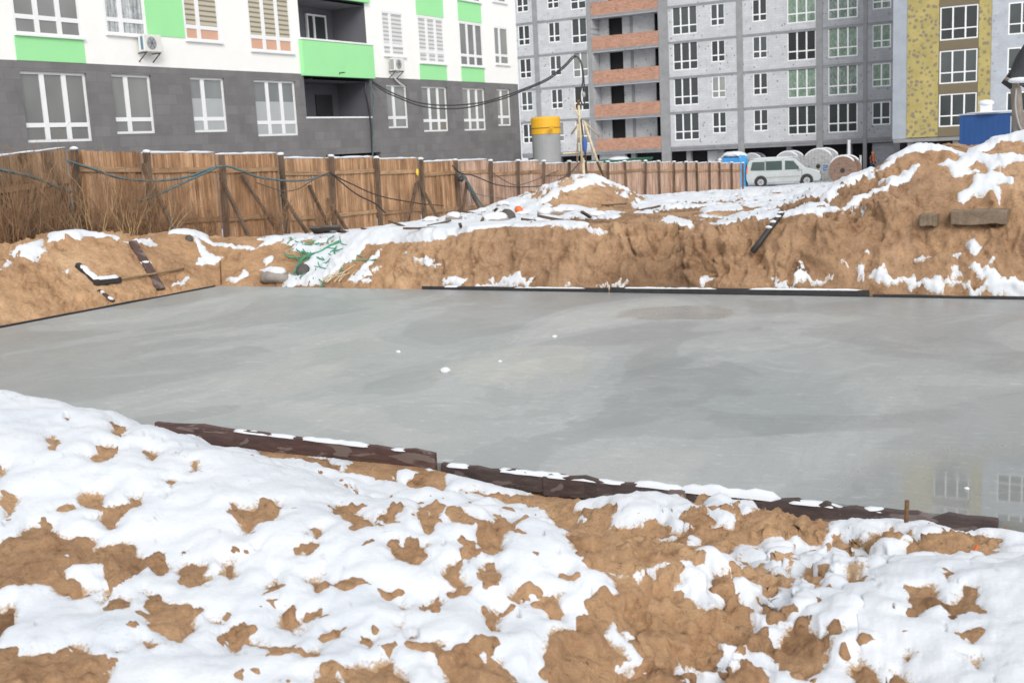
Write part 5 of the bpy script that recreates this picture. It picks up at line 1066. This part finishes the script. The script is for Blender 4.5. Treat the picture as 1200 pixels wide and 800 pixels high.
for sgn in (-1, 1):
    MB().box((3.42-2.75, sgn*1.02-.10, 1.08), (3.58-2.75, sgn*1.02+.10, 1.30)).build('mirror', M['vanpaint'], van, O0, False, .04)
    for wx in (.95, 3.95):
        MB().lathe([(.42, -.02), (.42, .02)], 24, (wx-2.75, sgn*.935, .36), 'y').build('wheel_arch', M['plasticblack'], van, O0)
        wh = MB().lathe([(.20, -.10), (.32, -.10), (.345, -.05), (.345, .05), (.32, .10), (.20, .10)], 24, (wx-2.75, sgn*.90, .34), 'y').build('wheel', M['tyre'], van, O0)
        rm = MB(); rm.lathe([(.21, -.015), (.21, .015)], 20, (wx-2.75, sgn*.99, .34), 'y'); rm.build('rim', M['alloy'], wh, O0)
        hb = MB()
        for k in range(5): an = k*1.2566; hb.beam((wx-2.75, sgn*1.008, .34), (wx-2.75+math.cos(an)*.19, sgn*1.008, .34+math.sin(an)*.19), .03, .012, (0, 1, 0))
        hb.build('spokes', M['acdark'], wh, O0)
snowpatch(van, (-.9, 0, 1.90), .9, (1.7, .75, .06), 8, O0)
# cable reels
def reel(x, y, r, mat, label, width=1.25, ang=-36, logo=False):
    c = atz(x, y, -1.32+r); o = thing('cable_reel', (c[0], c[1], -1.32), label, 'cable reel', 'wooden cable reels beside the van', YW+math.radians(ang)-.0)
    for k, yy in enumerate((-width/2, width/2)):
        f = MB().lathe([(.08, yy-.05), (r*.985, yy-.05), (r, yy-.03), (r, yy+.03), (r*.985, yy+.05), (.08, yy+.05)], 40, (0, 0, r), 'y').build('flange', mat, o, O0)
        hb = MB(); hb.lathe([(.16, yy-.058), (.16, yy-.052)], 16, (0, 0, r), 'y')
        for j in range(6): an = j*1.047; hb.lathe([(.035, yy-.066), (.035, yy-.052)], 8, (math.cos(an)*r*.55, 0, r+math.sin(an)*r*.55), 'y')
        hb.build('hub_plate', M['plywood'], f, O0)
        mb = MB(); P = [(math.cos(t)*(r+.02), yy, r+math.sin(t)*(r+.02)) for t in np.linspace(math.radians(38), math.radians(150), 16)]; mb.tube(P, [.02]+[.065]*14+[.02], 8).build('snow_cap', M['snowcap'], f, O0, True)
        mb = MB()
        for j in range(-4, 5):
            hh = math.sqrt(max(0, 1-(j*.2)**2))*r*.97
            mb.box((j*.2*r-.006, yy-.0535, r-hh), (j*.2*r+.006, yy-.051, r+hh))
        mb.build('plank_joints', M['acdark'], f, O0)
        if logo and k == 0:
            m2 = MB(); m2.box((.34, yy-.06, r-.30), (.62, yy-.056, r-.22)).box((.34, yy-.06, r-.15), (.62, yy-.056, r-.07)).box((.34, yy-.06, r+.0), (.62, yy-.056, r+.08)).box((.34, yy-.06, r-.22), (.40, yy-.056, r-.15)).box((.56, yy-.06, r-.07), (.62, yy-.056, r+.0)); m2.build('painted_mark', M['bluelogo'], f, O0)
    MB().lathe([(r*.52, -width/2+.05), (r*.52, width/2-.05)], 28, (0, 0, r), 'y').build('drum', mat, o, O0)
    return o
reel(963, 194.5, 1.16, M['reelgrey'], 'largest grey wooden cable reel with a blue mark, snow on its rim', 1.25, -36, True)
reel(926, 194, 1.05, M['reelgrey'], 'grey cable reel right behind the nose of the white minivan', 1.1)
reel(990.5, 199.5, .93, M['reelbrown'], 'brown wooden cable reel at the right end of the row', .95)
reel(884, 194, .98, M['reelgrey'], 'cable reel mostly hidden behind the roof of the white minivan', 1.0)
# people
def person(loc, rz, H, label, hat, helmet=False, vest=True):
    o = bpy.data.meshes.new('person'); k = H/1.75
    pts = {'pel': (0, 0, .95, .135), 'wst': (0, .01, 1.10, .125), 'chs': (0, .0, 1.34, .155), 'nck': (0, -.01, 1.50, .055), 'hd1': (0, -.03, 1.60, .085), 'hd2': (0, -.035, 1.69, .085)}
    L = [('pel', 'wst'), ('wst', 'chs'), ('chs', 'nck'), ('nck', 'hd1'), ('hd1', 'hd2')]
    for s_, q in ((-1, 'l'), (1, 'r')):
        f = .10*s_
        pts.update({q+'hip': (.10*s_, 0, .88, .095), q+'kne': (.12*s_, -.03+f*.3, .50, .062), q+'ank': (.13*s_, .03+f*.4, .09, .042), q+'toe': (.14*s_, -.14+f*.4, .035, .035),
                    q+'sho': (.19*s_, 0, 1.42, .062), q+'elb': (.27*s_, .02, 1.14, .046), q+'wri': (.24*s_, -.14, .95, .032), q+'han': (.23*s_, -.21, .90, .036), q+'fin': (.225*s_, -.27, .85, .014), q+'thu': (.19*s_, -.23, .87, .012)})
        L += [('pel', q+'hip'), (q+'hip', q+'kne'), (q+'kne', q+'ank'), (q+'ank', q+'toe'), ('chs', q+'sho'), (q+'sho', q+'elb'), (q+'elb', q+'wri'), (q+'wri', q+'han'), (q+'han', q+'fin'), (q+'han', q+'thu')]
    def skin(nm, keys, links, grow, mat, parent):
        me = bpy.data.meshes.new(nm); idx = {a: i for i, a in enumerate(keys)}
        me.from_pydata([tuple(v*k for v in pts[a][:3]) for a in keys], [(idx[a], idx[b]) for a, b in links], []); me.materials.append(mat)
        ob = bpy.data.objects.new(nm, me); COL.objects.link(ob); m = ob.modifiers.new('skin', 'SKIN')
        for i, a in enumerate(keys):
            r = (pts[a][3]+grow)*k; me.skin_vertices[0].data[i].radius = (r, r); me.skin_vertices[0].data[i].use_root = (i == 0)
        m.use_smooth_shade = True; s2 = ob.modifiers.new('sub', 'SUBSURF'); s2.levels = 1; s2.render_levels = 2
        if parent: ob.parent = parent
        return ob
    b = skin('person', list(pts), L, 0, M['skin'], None); b.location = loc; b.rotation_euler = (0, 0, rz); tag(b, label, 'person', 'workers on the site')
    leg = ['pel', 'lhip', 'lkne', 'lank', 'rhip', 'rkne', 'rank']; skin('trousers', leg, [l_ for l_ in L if l_[0] in leg and l_[1] in leg], .018, M['trousers'], b)
    jk = ['wst', 'chs', 'lsho', 'lelb', 'lwri', 'rsho', 'relb', 'rwri']; skin('jacket', jk, [l_ for l_ in L if l_[0] in jk and l_[1] in jk], .018, M['jacket'] if vest else M['bluecloth'], b)
    for q in 'lr': skin('boot', [q+'ank', q+'toe'], [(q+'ank', q+'toe')], .02, M['plasticblack'], b)
    if vest:
        v = MB(); n_ = 16; rings = [(.165, .145, 1.0), (.175, .155, 1.15), (.20, .175, 1.32), (.19, .16, 1.43), (.12, .10, 1.49)]; vs = []; fs = []
        for rx, ry, z in rings:
            for j in range(n_): an = 2*math.pi*j/n_; vs.append((rx*k*math.cos(an)*1.05, ry*k*math.sin(an)*1.12, z*k))
        for i in range(len(rings)-1):
            for j in range(n_): fs.append((i*n_+j, i*n_+(j+1) % n_, (i+1)*n_+(j+1) % n_, (i+1)*n_+j))
        v.add(vs, fs).build('vest', M['orangevest'], b, O0, True)
    h = MB(); h.lathe([(.118*k, 1.655*k), (.115*k, 1.70*k), (.09*k, 1.76*k), (.02*k, 1.79*k)], 16, (0, -.035*k, 0)); h.build('helmet' if helmet else 'cap', hat, b, O0, True)
    for s_ in (-1, 1): MB().lump((.035*s_*k, -.118*k, 1.655*k), .012*k, (1.3, .6, .8), 0, 1, 5).build('eye', M['plasticblack'], b, O0, True)
    MB().lump((0, -.128*k, 1.63*k), .018*k, (.8, 1, 1.4), .05, 2, 5).build('nose', M['skin'], b, O0, True)
    return b
p = atz(1022.5, 206.5, -1.31); person((p[0], p[1], -1.31), YW+.9, 1.78, 'worker in an orange vest and orange cap standing beyond the snowy mound', M['orangehat'])
p = atX(843.5, 186, -20.7); person((p[0], p[1], p[2]-1.76), YW-.3, 1.75, 'worker in a white helmet, mostly hidden by the far end of the fence', M['whitesheet'], True, False)
# sheets and pipes by the open ground storey
def standing(x, y0, y1, wpx, D, nm, mat, label, cat, grp=None):
    a = atD(x-wpx/2, y0, D); b = atD(x+wpx/2, y0, D); z1 = a[2]; z0 = atD(x, y1, D)[2]; return a, b, z0, z1
a, b, z0, z1 = standing(1034.5, 161.5, 175, 8, 88, '', 0, '', ''); mb = MB(); mb.beam((a[0], a[1], (z0+z1)/2), (b[0], b[1], (z0+z1)/2), .06, z1-z0); solo(mb, 'white_board', M['whitesheet'], ((a[0]+b[0])/2, (a[1]+b[1])/2, z0), 'upright white board leaning in the open ground storey behind the worker', 'board', None, False, .01)
for x, y0, y1, wp, lab in ((995, 164, 190, 3.4, 'tall white plastic pipe standing behind the cable reels'), (1008.6, 182, 200, 2.4, 'short white plastic pipe right of the brown cable reel'), (991, 182, 200, 2.4, 'white pipe end between the grey and brown reels')):
    a = atD(x, y0, 84); z0 = -1.32; solo(MB().tube([(a[0], a[1], z0), (a[0], a[1], a[2])], wp/2*84/FPX, 10), 'plastic_pipe', M['whitesheet'], (a[0], a[1], z0), lab, 'pipe', 'white plastic pipes', True)
# blue site container
D = 47.0; a = atD(1127, 133.5, D); b = atD(1191, 130.5, D); zt = (a[2]+b[2])/2; org = (a+b)/2; wd = np.linalg.norm((b-a)[:2]); vr = ray(1160, 150); ang = math.atan2(vr[1], vr[0])-math.pi/2-math.radians(5)
ct = thing('site_container', (org[0], org[1], zt-2.5), 'blue metal site container with a snowy roof behind the high mound', 'container', None, ang); h = 2.5
MB().box((-wd/2, .02, .05), (wd/2, 5.5, h-.06)).build('body', M['bluebox'], ct, O0)
for x in (-wd/2, wd/2-.14): MB().box((x, -.005, 0), (x+.14, .10, h-.05)).build('corner_post', M['bluebox'], ct, O0)
mb = MB()
for k in range(9): x = -wd/2+.2+k*(wd-.5)/8; mb.box((x, .008, .1), (x+.12, .019, h-.15))
mb.build('corrugation', M['bluebox'], ct, O0); MB().box((wd/2-.32, -.012, .2), (wd/2-.27, .018, h-.2)).build('lock_bar', M['palestrip'], ct, O0)
rf = MB().box((-wd/2-.05, -.05, h-.058), (wd/2+.05, 5.55, h)).build('roof', M['palestrip'], ct, O0)
mb = MB(); mb.lump((0, 2.6, h+.01), 1.0, (wd/2*1.02, 2.85, .07), .08, 3, 14, .8); mb.build('snow_cap', M['snowcap'], rf, O0, True)
ve = MB().box((-.42, .5, h), (.05, 1.0, h+.42)).build('vent_box', M['whitesheet'], ct, O0, False, .05); snowpatch(ve, (-.19, .75, h+.40), .30, (1.1, 1.1, .5), 6, O0)
# post with a dark tarpaulin
D = 24.0; tp = atD(1210, 40, D); rim = atD(1206, 94, D); k = D/FPX
ps = thing('leaning_post', atD(1196, 195, D), 'rough grey post with thin wires at the right frame edge behind the mound', 'post')
MB().tube(spline([atD(1203, 215, D), atD(1197, 175, D), atD(1193, 140, D), atD(1191, 112, D), atD(1189, 96, D)], 5), [7.5*k]*6+[6.8*k]*6+[6*k]*6+[5*k]*3, 9).build('trunk', M['bark'], ps, None, True)
MB().tube(spline([atD(1191, 104, D-.15), atD(1190, 125, D-.16), atD(1194, 145, D-.16), atD(1201, 160, D-.16)], 6), .02, 5).build('wire', M['silogrey'], ps, None, True)
MB().tube([atD(1178, 92, D), atD(1190, 97, D), atD(1215, 100, D)], 2.2*k, 7).build('crossbar', M['bark'], ps, None, True)
tr = MB(); n_ = 36; vs = []; fs = []; rows = 9
for i in range(rows):
    f = i/(rows-1)
    for j in range(n_):
        an = 2*math.pi*j/n_; rr_ = (1.5+(23*f**.9))*k*(1+.28*f*math.sin(5*an+.6*f)+.14*f*math.sin(11*an+1+f)+.08*math.sin(17*an+4*f)); vs.append((tp[0]+math.cos(an)*rr_, tp[1]+math.sin(an)*rr_, tp[2]+(rim[2]-tp[2])*f*(1+.16*math.sin(3*an+1))+.09*f*math.sin(9*an)))
for i in range(rows-1):
    for j in range(n_): fs.append((i*n_+j, (i+1)*n_+j, (i+1)*n_+(j+1) % n_, i*n_+(j+1) % n_))
fs.append(tuple(range(n_))); tr.add(vs, fs)
ta = tr.build('tarpaulin', M['tarp'], None, tuple(tp), True); tag(ta, 'dark folded tarpaulin hanging over the post at the right frame edge', 'tarpaulin')
sm = ta.modifiers.new('thick', 'SOLIDIFY'); sm.thickness = .012
cp = MB().lump(atD(1194, 94, D-.3), 8*k, (1.5, 1, .45), .3, 9).build('snow_cap', M['snowcap'], ps, None, True)

# ------------------------------------------------------------------ light
w = bpy.data.worlds.new('World'); scn.world = w; w.use_nodes = True
n = w.node_tree.nodes; l = w.node_tree.links; bg = n['Background']
sky = n.new('ShaderNodeTexSky'); sky.sky_type = 'NISHITA'; sky.sun_disc = False
SUN_EL = math.radians(30); SUN_AZ = math.radians(140)      # compass bearing from +Y towards +X
sky.sun_elevation = SUN_EL; sky.sun_rotation = SUN_AZ; sky.dust_density = 3.0; sky.air_density = 1.0
# overcast: the cloud layer takes the blue out of the sky and evens it
hs = n.new('ShaderNodeHueSaturation'); hs.inputs['Saturation'].default_value = .16; l.new(sky.outputs[0], hs.inputs['Color'])
mx = n.new('ShaderNodeMix'); mx.data_type = 'RGBA'; mx.inputs[0].default_value = .62; l.new(hs.outputs[0], mx.inputs[6]); mx.inputs[7].default_value = (8.6, 8.9, 9.3, 1)
l.new(mx.outputs[2], bg.inputs[0]); bg.inputs[1].default_value = .10
sl = bpy.data.lights.new('sun', 'SUN'); sl.energy = 1.4; sl.angle = math.radians(25); sl.color = (1, .97, .93)
so = bpy.data.objects.new('sun', sl); COL.objects.link(so)
dv = Vector((math.sin(SUN_AZ)*math.cos(SUN_EL), math.cos(SUN_AZ)*math.cos(SUN_EL), math.sin(SUN_EL)))
so.rotation_euler = dv.to_track_quat('Z', 'Y').to_euler()
vs = scn.view_settings; vs.view_transform = 'Standard'; vs.look = 'None'; vs.exposure = .42; vs.gamma = 1; vs.use_curve_mapping = False
for o in scn.objects:
    if '_o' in o: del o['_o']
